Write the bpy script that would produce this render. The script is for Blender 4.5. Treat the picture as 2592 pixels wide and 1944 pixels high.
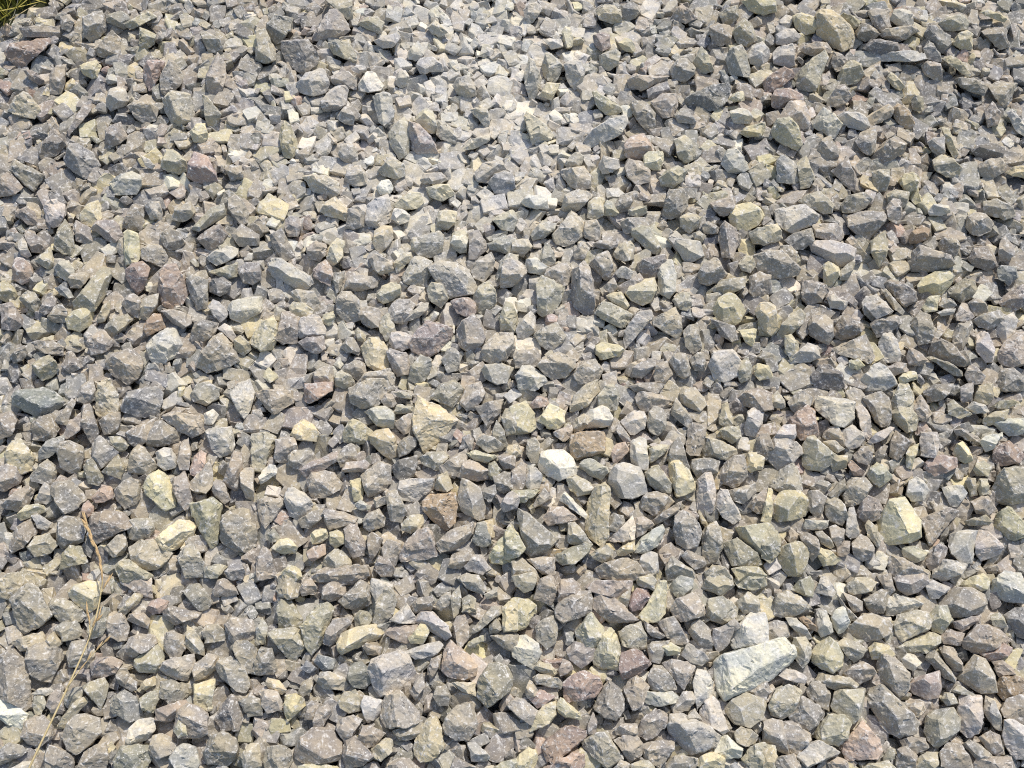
import bpy, bmesh, math, random, time
import numpy as np
from mathutils import Vector, Matrix, noise as mnoise

T0 = time.time()
scene = bpy.context.scene
for o in list(bpy.data.objects):
    bpy.data.objects.remove(o)
random.seed(11)
rng = np.random.default_rng(11)

# ------------------------------------------------------------------ camera
PITCH = math.radians(54.0)          # camera looks down by this much
SLOPE = math.radians(15.0)          # the face of the gravel pile
DIST = 1.30
HFOV = math.radians(53.0)
PW, PH = 2592.0, 1944.0
FWD = np.array([0.0, math.cos(PITCH), -math.sin(PITCH)])
UPV = np.array([0.0, math.sin(PITCH), math.cos(PITCH)])
RGT = np.array([1.0, 0.0, 0.0])
CAM = -DIST * FWD
cam_data = bpy.data.cameras.new('camera')
cam_data.sensor_width = 36.0
cam_data.lens = 18.0 / math.tan(HFOV / 2)
cam_data.clip_start = 0.01
cam_data.clip_end = 2000.0
cam = bpy.data.objects.new('camera', cam_data)
cam.location = CAM
cam.rotation_euler = (math.pi / 2 - PITCH, 0.0, 0.0)
scene.collection.objects.link(cam)
scene.camera = cam

# ------------------------------------------------------------------ sky and sun
SUN_EL = math.radians(63.0)
SUN_AZ = math.radians(36.0)         # from straight ahead (+Y) towards the right (+X)
world = bpy.data.worlds.new('World')
scene.world = world
world.use_nodes = True
wn = world.node_tree
sky = wn.nodes.new('ShaderNodeTexSky')
sky.sky_type = 'NISHITA'
sky.sun_disc = False
sky.air_density = 1.0
sky.dust_density = 2.0          # hazy summer air
sky.sun_elevation = SUN_EL
sky.sun_rotation = SUN_AZ
bg = wn.nodes['Background']
bg.inputs['Strength'].default_value = 0.15
wn.links.new(sky.outputs['Color'], bg.inputs['Color'])
sun_data = bpy.data.lights.new('sun', 'SUN')
sun_data.energy = 3.6
sun_data.angle = math.radians(0.55)
sun_data.color = (1.0, 0.94, 0.85)
sun = bpy.data.objects.new('sun', sun_data)
to_sun = Vector((math.sin(SUN_AZ) * math.cos(SUN_EL), math.cos(SUN_AZ) * math.cos(SUN_EL), math.sin(SUN_EL)))
sun.rotation_euler = to_sun.to_track_quat('Z', 'Y').to_euler()
scene.collection.objects.link(sun)

scene.view_settings.view_transform = 'Standard'
scene.view_settings.look = 'None'
scene.view_settings.gamma = 1.0
scene.view_settings.use_curve_mapping = False
scene.view_settings.exposure = 0.08
scene.cycles.use_denoising = False
scene.cycles.max_bounces = 5
scene.cycles.diffuse_bounces = 4
scene.cycles.glossy_bounces = 1
scene.cycles.filter_width = 1.1

# ------------------------------------------------------------------ frames
# pile frame: x to the right, t up the slope, n out of the slope
TV = np.array([0.0, math.cos(SLOPE), math.sin(SLOPE)])
NV = np.array([0.0, -math.sin(SLOPE), math.cos(SLOPE)])
P2W = np.stack([RGT, TV, NV], axis=1)          # columns
CAMP = P2W.T @ CAM
HALF = math.tan(HFOV / 2)

def pix_dir(px, py):
    """unit ray in the pile frame through a pixel of the photograph"""
    u = (px - PW / 2) / (PW / 2) * HALF
    v = (PH / 2 - py) / (PW / 2) * HALF
    d = FWD + u * RGT + v * UPV
    d = P2W.T @ d
    return d / np.linalg.norm(d)

def to_pix(P):
    """pile-frame points (n,3) -> photograph pixels and depth"""
    W = (P - CAMP) @ P2W.T
    z = W @ FWD
    return PW / 2 * (1 + (W @ RGT) / z / HALF), PH / 2 - PW / 2 * (W @ UPV) / z / HALF, z

def swell(x, t):
    return 0.010 * np.sin(3.1 * x + 1.0) * np.cos(2.7 * t + .4) + 0.006 * np.sin(7.3 * x - 4.1 * t)

# ------------------------------------------------------------------ vector value noise
_TAB = np.random.default_rng(5).random(65536)
def vnoise(P):
    i = np.floor(P).astype(np.int64)
    f = P - i
    f = f * f * (3 - 2 * f)
    def h(a, b, c):
        return _TAB[(a * 73856093 ^ b * 19349663 ^ c * 83492791) & 65535]
    x, y, z = i[:, 0], i[:, 1], i[:, 2]
    fx, fy, fz = f[:, 0], f[:, 1], f[:, 2]
    r = 0
    for dx in (0, 1):
        for dy in (0, 1):
            for dz in (0, 1):
                r = r + h(x + dx, y + dy, z + dz) * (fx if dx else 1 - fx) * (fy if dy else 1 - fy) * (fz if dz else 1 - fz)
    return r * 2 - 1

_CHIP = np.random.default_rng(77).random((65536, 7))
def chips(P, cell, seed, rise, slope):
    """piecewise-planar fracture relief: every cell is its own small broken facet"""
    X = P / cell + seed
    i0 = np.floor(X - 0.5).astype(np.int64)
    best = np.full(len(P), 1e9); d = np.zeros(len(P))
    for dx in (0, 1):
        for dy in (0, 1):
            for dz in (0, 1):
                c = i0 + np.array([dx, dy, dz])
                k = _CHIP[(c[:, 0] * 73856093 ^ c[:, 1] * 19349663 ^ c[:, 2] * 83492791) & 65535]
                v = X - c - k[:, :3]
                q = (v * v).sum(axis=1)
                m = q < best
                best[m] = q[m]
                d[m] = ((k[:, 3] - 0.5) * 2 * rise + ((k[:, 4:7] - 0.5) * 2 * v).sum(axis=1) * slope * cell)[m]
    return d

# ------------------------------------------------------------------ materials
def stone_material():
    m = bpy.data.materials.new('crushed_limestone')
    m.use_nodes = True
    nt = m.node_tree
    N, L = nt.nodes, nt.links
    bsdf = N['Principled BSDF']
    tint = N.new('ShaderNodeAttribute'); tint.attribute_name = 'tint'
    edge = N.new('ShaderNodeAttribute'); edge.attribute_name = 'edge'
    geo = N.new('ShaderNodeNewGeometry')
    off = N.new('ShaderNodeVectorMath'); off.operation = 'MULTIPLY_ADD'
    L.new(tint.outputs['Color'], off.inputs[0])
    off.inputs[1].default_value = (37.0, 53.0, 71.0)
    L.new(geo.outputs['Position'], off.inputs[2])
    vec = off.outputs[0]
    def tex(scale, detail=4.0, rough=0.6, dist=0.0):
        t = N.new('ShaderNodeTexNoise')
        t.inputs['Scale'].default_value = scale
        t.inputs['Detail'].default_value = detail
        t.inputs['Roughness'].default_value = rough
        t.inputs['Distortion'].default_value = dist
        L.new(vec, t.inputs['Vector'])
        return t.outputs['Fac']
    def ramp(src, a, b, va=0.0, vb=1.0):
        r = N.new('ShaderNodeMapRange')
        r.inputs['From Min'].default_value = a; r.inputs['From Max'].default_value = b
        r.inputs['To Min'].default_value = va; r.inputs['To Max'].default_value = vb
        L.new(src, r.inputs['Value'])
        return r.outputs['Result']
    def math_(op, a, b):
        n = N.new('ShaderNodeMath'); n.operation = op
        for k, s in enumerate((a, b)):
            if isinstance(s, (int, float)): n.inputs[k].default_value = s
            else: L.new(s, n.inputs[k])
        return n.outputs[0]
    def mix(fac, a, b, mode='MIX'):
        n = N.new('ShaderNodeMix'); n.data_type = 'RGBA'; n.blend_type = mode
        if isinstance(fac, (int, float)): n.inputs['Factor'].default_value = fac
        else: L.new(fac, n.inputs['Factor'])
        for k, s in ((6, a), (7, b)):
            if isinstance(s, tuple): n.inputs[k].default_value = s
            else: L.new(s, n.inputs[k])
        return n.outputs[2]
    A = tex(42.0, 2.0, 0.6)
    B = tex(165.0, 4.0, 0.72)
    C = tex(520.0, 1.0, 0.6)
    tc = tint.outputs['Color']
    # cloudy mottling, with a warmer stain through part of each stone
    col = mix(ramp(A, 0.34, 0.66), mix(1.0, tc, (1.10, 1.04, 0.90, 1), 'MULTIPLY'), mix(1.0, tc, (0.76, 0.78, 0.82, 1), 'MULTIPLY'))
    col = mix(1.0, col, mix(ramp(C, 0.3, 0.7), (0.90, 0.90, 0.90, 1), (1.08, 1.08, 1.07, 1)), 'MULTIPLY')
    # pits
    col = mix(ramp(C, 0.24, 0.33, 0.6, 0.0), col, mix(1.0, col, (0.42, 0.41, 0.40, 1), 'MULTIPLY'))
    # pale calcite veins
    vein = ramp(math_('ABSOLUTE', math_('SUBTRACT', tex(24.0, 3.0, 0.55), 0.5), 0.0), 0.0, 0.016, 0.45, 0.0)
    vein = math_('MULTIPLY', vein, math_('MULTIPLY', ramp(A, 0.60, 0.68), ramp(B, 0.42, 0.56)))
    # stone dust in patches and along broken edges
    dust = ramp(B, 0.54, 0.66, 0.0, 0.70)
    wear = math_('MULTIPLY', edge.outputs['Fac'], ramp(B, 0.47, 0.60, 0.0, 0.75))
    dust = math_('MAXIMUM', math_('MAXIMUM', dust, wear), vein)
    col = mix(dust, col, (0.70, 0.675, 0.63, 1))
    # bright crystals
    speck = math_('MULTIPLY', ramp(C, 0.66, 0.74, 0.0, 0.9), ramp(A, 0.40, 0.62, 0.15, 1.0))
    col = mix(speck, col, (0.80, 0.79, 0.76, 1))
    L.new(col, bsdf.inputs['Base Color'])
    bsdf.inputs['Roughness'].default_value = 0.80
    bsdf.inputs['Specular IOR Level'].default_value = 0.30
    b1 = N.new('ShaderNodeBump'); b1.inputs['Strength'].default_value = 0.5; b1.inputs['Distance'].default_value = 0.0016
    L.new(B, b1.inputs['Height'])
    L.new(b1.outputs['Normal'], bsdf.inputs['Normal'])
    return m

def plain_material(name, c0, c1, scale, rough=0.9, bump=0.0, dist=0.002):
    m = bpy.data.materials.new(name); m.use_nodes = True
    nt = m.node_tree; N, L = nt.nodes, nt.links
    bsdf = N['Principled BSDF']
    geo = N.new('ShaderNodeNewGeometry')
    t = N.new('ShaderNodeTexNoise'); t.inputs['Scale'].default_value = scale; t.inputs['Detail'].default_value = 6
    L.new(geo.outputs['Position'], t.inputs['Vector'])
    r = N.new('ShaderNodeValToRGB')
    r.color_ramp.elements[0].color = (*c0, 1); r.color_ramp.elements[1].color = (*c1, 1)
    r.color_ramp.elements[0].position = 0.3; r.color_ramp.elements[1].position = 0.7
    L.new(t.outputs['Fac'], r.inputs['Fac']); L.new(r.outputs['Color'], bsdf.inputs['Base Color'])
    bsdf.inputs['Roughness'].default_value = rough
    bsdf.inputs['Specular IOR Level'].default_value = 0.25
    if bump:
        b = N.new('ShaderNodeBump'); b.inputs['Strength'].default_value = bump; b.inputs['Distance'].default_value = dist
        L.new(t.outputs['Fac'], b.inputs['Height']); L.new(b.outputs['Normal'], bsdf.inputs['Normal'])
    return m

STONE = stone_material()
GRIT = plain_material('grey_stone_dust', (0.20, 0.20, 0.20), (0.31, 0.31, 0.308), 160.0, 0.95, 0.8)
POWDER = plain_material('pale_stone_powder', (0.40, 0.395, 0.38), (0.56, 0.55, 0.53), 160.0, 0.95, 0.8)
SOIL = plain_material('mossy_soil', (0.020, 0.022, 0.010), (0.055, 0.060, 0.022), 60.0, 0.95, 0.8)
STRAW = plain_material('dry_straw', (0.48, 0.37, 0.18), (0.64, 0.53, 0.30), 300.0, 0.7)
HUSK = plain_material('dry_husk', (0.40, 0.26, 0.12), (0.62, 0.46, 0.25), 500.0, 0.8)
GREEN = plain_material('grass_green', (0.13, 0.14, 0.015), (0.28, 0.26, 0.04), 90.0, 0.6)
YGREEN = plain_material('grass_yellowing', (0.30, 0.26, 0.05), (0.50, 0.42, 0.12), 90.0, 0.6)
PALE = plain_material('grass_bleached', (0.50, 0.48, 0.36), (0.66, 0.64, 0.52), 90.0, 0.6)

PALETTE = {
 'g': (0.375, 0.340, 0.290), 'p': (0.520, 0.492, 0.440), 'k': (0.435, 0.402, 0.310),
 'y': (0.575, 0.520, 0.360), 't': (0.445, 0.400, 0.325), 'r': (0.415, 0.325, 0.278),
 'm': (0.300, 0.228, 0.205), 'n': (0.500, 0.410, 0.335), 'o': (0.410, 0.318, 0.225),
 'b': (0.310, 0.303, 0.288), 'd': (0.250, 0.240, 0.220), 'w': (0.680, 0.645, 0.570)}
def tint_of(c, r):
    b = np.array(PALETTE[c])
    b = b * (1 + r.normal(0, 0.10)) * (1 + r.normal(0, 0.015, 3))
    return np.clip(b, 0.05, 0.80)

# ------------------------------------------------------------------ outlines of the stones, tile by tile
TRACED = """
@0,0
r 4,46 9,38 24,37 42,33 43,37 38,43 29,52 22,57 19,60 15,58 8,52;13,42 27,45 #long purple-brown wedge
g 17,24 38,22 51,24 52,32 36,30 20,32;30,28
g 52,14 60,13 65,18 60,27 53,25;58,20
g 72,15 80,11 88,10 92,20 92,26 84,34 78,36 72,30;80,22
g 92,13 104,9 112,14 112,22 107,25 97,21 92,18;100,18
k 108,20 115,16 128,10 135,15 128,19 115,25 109,23;118,19 #olive finger-shaped stone
k 121,24 127,26 135,30 133,38 124,44 120,38;126,32
g 83,42 91,32 97,26 104,34 104,43 102,50 90,50 84,47;92,43 102,42
p 92,85 95,77 101,75 108,77 112,86 109,91 96,96 92,91;100,85 #round pale grey pebble
y 69,57 75,54 84,52 87,58 84,67 80,69 72,64;78,59
r 124,62 127,52 134,52 142,54 140,62 134,73 130,79 126,73;133,60
g 138,74 139,65 146,52 151,54 160,67 156,74 147,82 140,81;146,60
g 178,66 183,54 188,46 194,54 196,66 191,80 184,84 179,77;187,65 #upright grey spindle
t 141,86 148,79 158,80 164,82 167,92 169,106 157,110 148,106 143,96;152,88 158,104 #beige cube stone
k 175,82 179,84 188,96 191,99 187,109 181,112 177,102;182,98
y 164,114 170,107 177,107 180,116 176,124 168,122;172,114
g 173,29 178,27 190,34 193,42 192,46 180,45;184,36
g 20,61 25,60 34,65 38,70 34,73 25,68;29,66
k 7,96 13,84 20,79 25,82 35,95 30,103 18,100;22,86
g 91,112 98,108 104,106 110,119 104,124 96,127 91,122;101,116
b 56,137 60,124 68,125 80,132 87,143 82,152 73,155 64,148 57,143;66,134 76,146 #blunt scuffed grey boulder
g 8,147 13,138 22,142 38,151 37,156 29,165 22,160;16,147
g 0,153 6,149 11,152 20,162 14,168 0,170;8,158
k 139,143 143,130 150,130 160,138 163,147 155,151 145,149;148,142
r 163,142 168,132 180,136 188,155 186,159 176,156 168,158 162,152;172,145 #broad mauve block
g 110,92 116,87 128,89 137,93 135,104 125,107 117,101;124,92
p 121,133 127,136 134,143 131,146 125,143;127,140
g 58,114 64,102 72,91 79,94 72,104 60,117;68,103
g 33,132 38,122 47,114 53,120 57,126 48,135 36,137;45,125
p 95,158 104,151 114,148 122,152 123,160 118,168 100,168;110,156
g 194,146 200,143 209,143 210,155 199,156;203,148
g 43,66 48,57 57,56 56,72 53,82 43,81;52,70
@1,0
k 60,0 83,-2 83,10 84,17 79,17 72,6;77,5
g 49,31 56,22 64,8 70,8 80,21 81,26 72,32 58,35 50,35;58,32 76,25
g 7,35 10,20 16,13 32,16 30,24 22,36 13,40;20,25
k 0,27 8,25 10,38 17,44 17,52 8,55 0,52;6,46
d 22,36 38,34 45,34 54,48 55,53 40,65 27,54 22,45;46,41 52,52 #two-toned charcoal block
k 62,37 72,35 80,37 87,48 86,55 76,50 66,46;72,44
k 88,21 94,15 105,15 110,20 108,30 100,27;101,20
w 101,35 112,31 121,28 125,32 120,40 110,42;115,36
p 35,72 43,64 55,59 59,61 64,73 60,80 50,83 38,80;52,70
w 88,73 96,62 103,63 110,74 108,78 97,80 89,78;98,74 #chalky white block
p 56,88 62,80 68,75 77,74 80,78 78,90 70,96 58,96;60,89 76,90
g 64,67 74,62 80,62 87,68 87,78 80,77 66,73;70,70
w 82,60 87,56 94,57 96,61 88,64;89,60 #small white oval chip
p 120,68 123,62 129,61 132,66 130,74 125,76 121,74;126,68
k 148,24 155,18 160,22 166,28 158,32 152,29;155,23
p 131,48 136,38 140,36 146,44 145,47 138,53 132,51;138,46
p 138,57 142,50 152,49 160,55 162,61 154,62 142,64;150,56
y 20,120 22,110 25,105 30,108 35,120 36,130 31,138 24,136;28,120 #upright ochre spindle
y 137,104 142,97 147,94 152,96 156,106 156,115 150,115 142,108;148,103
k 114,116 120,107 128,101 131,106 133,122 132,132 124,138 117,126;126,113 124,132 #tall olive spearhead stone
r 131,112 133,105 141,108 151,118 156,128 158,133 150,135 140,133 134,129 132,120;140,113 145,126 #pinkish tent-shaped stone
k 156,116 158,105 163,105 174,118 172,124 160,120;165,114
y 185,95 192,93 200,95 202,107 199,110 192,102;194,98 #flat butter-yellow chip
p 100,83 110,80 116,82 119,95 119,106 112,111 106,105 103,93;108,84 110,100
k 178,128 184,121 195,118 202,117 201,122 190,128 180,130;192,122
g 71,133 74,126 82,123 88,132 88,139 80,143 75,139;79,132
k 106,147 113,139 122,138 128,142 129,152 122,155 110,152;118,146
g 76,155 79,145 90,143 95,152 96,159 86,161 79,158;84,150
k 41,153 50,151 60,152 72,158 73,168 64,172 48,164;52,156
b 201,158 206,150 214,148 222,150 224,162 216,168 206,167;211,156
g 189,149 196,142 206,138 213,139 216,147 206,152 200,158 191,157;202,146
g 142,156 145,150 160,149 165,155 158,159 145,159;150,153
w 104,162 108,156 115,155 119,162 116,167 108,168;111,161
k 170,74 174,67 184,66 189,72 190,82 184,85 175,82;180,74
y 147,162 158,159 166,160 172,168 160,174 150,170;158,164
g 70,102 77,92 82,92 86,102 84,108 77,107;77,98
@2,0
k 10,9 15,3 21,2 26,8 22,13 18,20 14,20 11,15;15,12
k 72,10 80,4 88,5 95,9 95,18 87,21 76,17;82,10
g 95,6 102,2 108,4 111,10 104,17 95,18;100,9
m 70,31 78,28 84,30 85,41 78,45 73,41;73,33 #dark maroon cube
y 43,28 46,23 50,24 53,34 52,40 47,42 44,36;46,33
w 27,34 33,33 42,34 44,40 34,42;35,37
y 92,37 97,33 102,34 106,40 105,45 97,44;98,40
k 75,48 82,45 90,43 94,46 92,56 84,61 77,58;85,50
g 136,60 145,50 152,51 159,59 158,64 149,71 139,68;142,60 152,63
k 157,53 164,40 168,45 172,56 175,61 166,64 160,62;160,54 171,53
k 190,28 194,22 201,16 207,21 212,35 204,40 195,37;200,25 #olive shield-shaped stone
p 203,48 208,40 216,36 222,42 222,52 214,58 206,55;213,46
p 185,52 188,42 198,39 202,45 206,62 205,67 196,66 188,64;192,45 198,60
y 198,1 210,-2 228,1 228,10 218,13 205,9;212,5
k 179,12 185,7 195,5 196,14 191,22 183,21;188,11
g 138,15 142,7 147,3 155,10 160,16 150,20 142,19;147,9
d 146,91 151,84 170,75 186,72 189,78 186,88 176,95 158,97 148,95;165,83 180,85 #long dark leaning slab
g 171,23 178,20 188,22 191,26 189,38 180,40 173,36;177,31 188,27
g 100,69 108,65 120,65 135,66 130,71 112,78 102,77;112,71
b 117,78 125,73 134,71 136,78 126,84 118,87;120,79 133,75
y 70,80 73,79 80,85 94,93 95,96 86,100 80,98 73,90;80,93 86,90 #bright mustard wedge
y 23,83 30,72 42,72 38,80 34,86 25,84;31,79
y 10,101 13,97 22,102 33,112 36,117 32,122 18,125 15,118;18,121 30,119 #pale yellow teardrop stone
k 11,62 15,50 19,53 25,68 24,76 19,86 15,86 11,74;17,63
g 26,56 29,46 34,47 44,57 42,64 36,72 28,68;33,56
p 45,56 52,52 60,53 63,62 61,72 54,78 48,70;55,60
g 102,90 106,86 116,89 124,98 123,110 118,115 111,108 104,98;110,98
g 120,88 130,81 142,81 143,92 139,101 130,102 124,95;134,90
n 97,125 103,118 113,116 120,124 122,131 113,138 104,140 98,134;108,126 #pink granite block
y 113,136 118,131 130,131 131,138 128,146 121,147 114,143;118,141
p 62,122 70,112 84,103 99,99 100,106 95,116 84,119 66,129;82,108
w 74,144 79,135 92,138 93,145 84,150 78,150;80,145 86,146
g 97,144 101,137 112,140 119,147 119,157 108,160 100,153;104,147
k 127,154 132,148 143,144 151,147 148,156 139,162 129,160;138,150
k 41,148 50,145 62,144 68,152 68,162 60,165 50,161 44,153;56,153
p 181,142 186,129 194,128 203,140 205,146 196,150 187,149;188,145 198,146
k 140,121 149,117 155,122 157,132 159,137 150,141 144,136;147,131 150,122
k 45,142 50,135 57,131 62,135 60,143 48,145;52,140
p 140,99 146,94 152,95 159,105 157,107 144,106;149,100
y 187,86 191,81 200,79 201,87 192,88;194,84
y 196,115 203,110 218,106 219,110 216,117 204,119;206,114
p 188,96 196,94 204,95 208,101 205,107 192,106;192,99 204,101
@3,0
y 21,14 29,11 40,15 44,22 40,28 30,30 24,25;30,18
y 42,12 46,8 55,9 62,13 63,19 72,24 75,32 73,41 64,45 56,41 50,34 42,30;52,20 62,32 #largest yellow boulder
k 62,14 65,11 75,14 80,19 75,25 67,21;69,16
k 27,43 33,39 42,36 50,37 55,43 53,48 42,49 32,46;42,42
p 4,46 8,41 21,38 23,42 23,56 18,59 5,55;8,50 21,50
p 7,30 14,25 22,25 28,31 26,34 14,39 7,38;14,34
g 76,27 82,20 88,22 96,29 93,33 84,36 78,34;84,29
k 96,30 102,25 115,24 127,22 131,27 121,33 115,36 102,34;110,31
p 105,17 109,9 116,7 124,10 126,20 120,25 110,21;112,15
g 85,9 90,8 104,8 106,23 97,27 91,21;94,14
d 83,42 89,33 98,34 112,37 114,43 104,47 92,48;95,39
p 92,49 102,46 120,44 134,46 137,51 128,53 112,54 98,53;112,49
b 134,42 139,35 143,38 149,48 150,53 145,54 137,50;141,42
b 135,30 139,22 144,23 157,31 159,37 151,46 145,40 138,36;143,30 150,38 #blue-grey corner block
k 148,20 155,15 166,13 173,17 172,25 160,27 152,26;161,20
y 159,37 165,29 172,26 177,30 176,42 168,44 164,39;169,34
g 184,27 190,25 203,24 207,35 209,40 200,43 192,36;196,32
y 183,11 190,8 200,12 206,16 204,19 192,15;193,12 #thin yellow sliver
r -4,70 8,61 14,58 20,61 23,66 12,70 4,80 -3,80;8,68
r 3,84 6,78 18,76 30,82 31,87 18,88 10,94 4,92;8,84
k 23,68 30,58 40,50 49,43 52,50 46,66 41,78 32,80 25,76;36,66 38,56
t 8,104 14,95 18,88 25,86 32,89 37,102 35,110 25,112;26,98 #broad smooth tan stone
k 3,112 8,103 18,101 25,108 30,124 25,130 12,124 4,118;18,108
k 60,66 66,55 74,52 80,56 83,64 76,72 65,74 60,71;68,62 76,60
g 55,52 57,45 63,47 68,52 65,60 59,62 55,57;60,50
g 50,93 54,83 60,74 66,73 72,82 68,88 58,92;62,79
p 38,106 44,99 48,93 57,99 65,107 61,113 57,120 46,114 39,110;52,104 46,107
p 60,100 66,97 78,97 86,102 88,109 82,113 70,110 63,106;74,105
k 86,101 95,95 104,90 109,95 106,101 96,103 88,110;98,97
o 108,94 112,89 122,95 127,107 124,111 118,111 110,104;118,99 #salmon-brown oval stone
k 124,86 127,82 134,84 135,94 131,97 125,95;130,88
g 132,57 138,53 149,55 151,69 146,70 135,64;136,58 148,58
k 150,51 158,48 166,52 175,64 173,67 162,60;162,54
g 162,68 168,67 180,69 189,76 186,82 174,79 165,74;172,71
y 103,68 106,63 112,67 119,75 114,78 107,74;109,71
d 175,130 184,125 197,124 204,128 203,136 190,139 180,136;190,130 #flat dark oval stone
g 75,122 80,115 92,110 94,116 92,130 88,134 80,130;86,122
g 89,137 94,129 103,121 112,119 120,124 116,133 104,140 95,141;108,128
p 138,123 143,119 153,118 153,132 149,137 142,131;145,124
k 150,110 156,111 161,122 164,133 161,137 155,128;156,120
k 142,139 150,134 160,137 168,145 165,152 154,153 144,147;152,143
k 182,142 190,138 201,136 205,141 204,149 195,155 183,152;188,143 198,146
p 7,140 12,134 20,138 26,144 28,155 24,159 8,157;13,142 22,152
k 25,140 33,135 38,146 40,154 36,162 28,163;31,146
g 55,148 62,141 68,135 72,142 76,152 75,166 66,160;66,146
k 90,149 96,147 105,147 105,156 102,165 92,166;97,153
y 113,157 118,150 126,149 131,154 128,164 120,166;121,157
y 205,149 214,144 224,143 224,154 212,152;215,149
g 43,130 46,120 54,118 60,128 62,135 55,139 47,137;51,126
p 206,97 211,95 222,108 224,120 214,113;214,104
g 187,97 194,88 201,97 199,108 190,110;194,97
g 190,75 198,71 208,74 215,72 210,86 203,95 196,86;198,78 206,78
@0,1
p 38,14 41,8 48,7 56,11 56,19 52,29 46,31 40,25;48,22 #squared light grey block
g 14,17 22,13 30,17 33,30 24,28 16,22;22,18
y 69,18 75,11 85,7 87,12 88,22 80,30 72,28 69,24;75,16
g 106,27 112,14 117,10 124,12 125,26 122,33 114,34 108,31;116,17
p 125,11 131,8 137,9 141,19 140,24 130,24 126,17;132,16
g 148,24 151,15 164,8 169,17 164,23 158,26;156,17
k 165,32 172,24 182,14 193,10 195,19 185,27 172,34;182,22 #long khaki spear-shaped stone
g 197,7 203,2 210,9 215,18 214,26 209,30 202,22 197,14;204,15
k 47,44 50,33 56,24 62,32 65,55 55,53 49,49;58,42 #tall pointed khaki stone
g 79,32 83,25 97,24 103,29 106,38 100,44 93,42 85,36;92,34
g 63,29 66,25 78,31 80,44 72,44 66,42;70,35
g 21,38 24,32 37,41 42,46 37,53 27,52;30,44
p 16,43 20,38 24,46 27,55 24,58 18,54 16,48;21,47
y 107,36 110,32 119,36 121,46 121,58 116,64 109,63 107,52 110,44;114,44
k 122,49 128,45 140,46 145,56 141,66 132,62 122,57;134,51
g 138,37 144,32 155,34 160,44 154,50 145,50 140,44;148,42
r 109,67 114,62 123,60 130,66 128,72 124,84 119,89 113,82 109,74;121,70 #pink rounded stone
r 138,70 142,64 152,63 160,76 163,87 158,96 150,102 141,98 137,88;150,84 138,82 #purple-topped angular stone
k 63,95 71,83 84,69 89,65 95,67 96,72 92,88 82,103 72,107 65,104;80,86 #long oval olive stone
y 57,109 62,103 71,100 79,101 81,106 79,114 69,121 59,118;70,110 #plump yellow nugget below the long oval olive stone
y 0,78 6,77 12,83 15,89 12,94 5,95 -4,92 -4,82;6,87
r 10,68 14,57 20,57 26,62 28,70 25,77 19,80 12,76;19,68
p 47,66 51,59 59,60 64,66 64,71 57,77 50,72;55,66
k 30,59 37,53 43,48 47,58 44,67 38,65;40,58
g 200,37 209,28 215,32 224,37 224,46 207,47;203,40 220,41 #smooth brown pyramid stone
g 170,40 176,35 185,29 190,28 197,36 190,46 180,51 175,46;181,38
p 179,56 184,52 196,47 206,49 205,54 196,60 187,64 181,60;192,54 #cream banded stone
g 205,67 212,61 224,61 226,76 218,80 210,78;214,69
k 181,69 192,66 205,61 205,73 193,75;196,70
g 160,70 161,78 171,78 180,76 180,86 179,100 170,102 166,92;172,84
d 180,80 184,75 194,73 200,78 198,86 190,90 181,86;188,78
p 197,99 201,94 215,91 226,90 226,104 208,113 199,109;206,101 #broad whitish block
p 180,99 184,93 189,95 197,104 196,108 190,113 184,106;187,101
g 105,97 110,90 115,87 122,93 124,100 120,109 112,106;116,95
k 121,94 126,91 137,88 136,96 127,111 121,109;128,98
k 90,117 96,110 110,105 114,111 105,119 96,125 91,122;100,114
o 124,119 127,111 133,105 139,106 143,117 135,121 127,125;134,113 #rusty brown chunk
g 140,103 146,101 154,106 165,107 165,114 158,119 148,113;152,110
g 75,131 79,124 90,119 90,126 99,130 92,138 79,140;87,128
p 126,133 133,125 142,119 152,118 158,132 150,143 137,151 129,143;140,132 #streaked whitish boulder
g 164,126 168,114 175,110 188,114 185,123 175,130 166,129;176,116
g 170,151 174,138 184,126 192,122 200,131 207,146 199,151 180,156;188,138 #triangular stone with two notches
g 91,148 97,140 112,135 121,141 124,149 120,161 110,166 98,158;104,144 116,152
g 54,150 57,139 62,138 70,147 72,151 60,157;62,146
k 28,149 35,143 43,141 49,148 51,154 45,160 37,163 30,156;40,148
g 27,131 33,128 46,129 55,134 54,142 44,140 35,139;42,132
g 8,143 14,136 21,133 24,139 20,145 12,148;16,139
w 188,118 194,114 200,117 204,125 201,129 194,123;196,119
y 202,128 208,124 215,130 217,136 211,142 203,137;208,131
g 41,108 48,98 53,97 58,104 56,112 47,113;50,104
g 34,103 38,94 45,89 49,93 47,102 38,106;42,98
g 16,92 24,86 30,87 35,96 32,104 24,101;26,93
b 48,83 53,80 59,84 64,91 59,92 52,89;55,86
g 58,76 62,71 76,69 77,74 70,83 61,83;68,75
k 84,109 88,99 95,94 95,101 90,111 84,113;90,103
g 0,98 10,95 17,105 21,114 14,120 2,118;8,106
@1,1
y 55,17 60,9 69,5 75,12 80,16 78,25 70,23 58,19;68,15 #flat cream-yellow plate
p 94,26 96,12 103,6 114,2 117,16 114,27 104,32 97,29;104,24 110,10 #tall white-scuffed block
y 120,12 124,6 133,0 142,1 145,9 140,14 130,15 122,13;132,6
y 156,30 157,18 165,16 174,17 172,27 165,33 158,32;164,24
w 117,23 120,14 126,15 133,20 132,25 124,28;124,20
g 78,31 80,15 88,13 95,18 93,30 84,32;88,22
y 101,44 102,34 110,29 117,30 119,40 115,46 108,53 103,49;108,36 #rounded yellow stone with dark left face
y 61,56 64,46 70,40 76,43 75,56 71,61 65,64 61,60;69,50 #leaning tan ochre tablet
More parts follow.
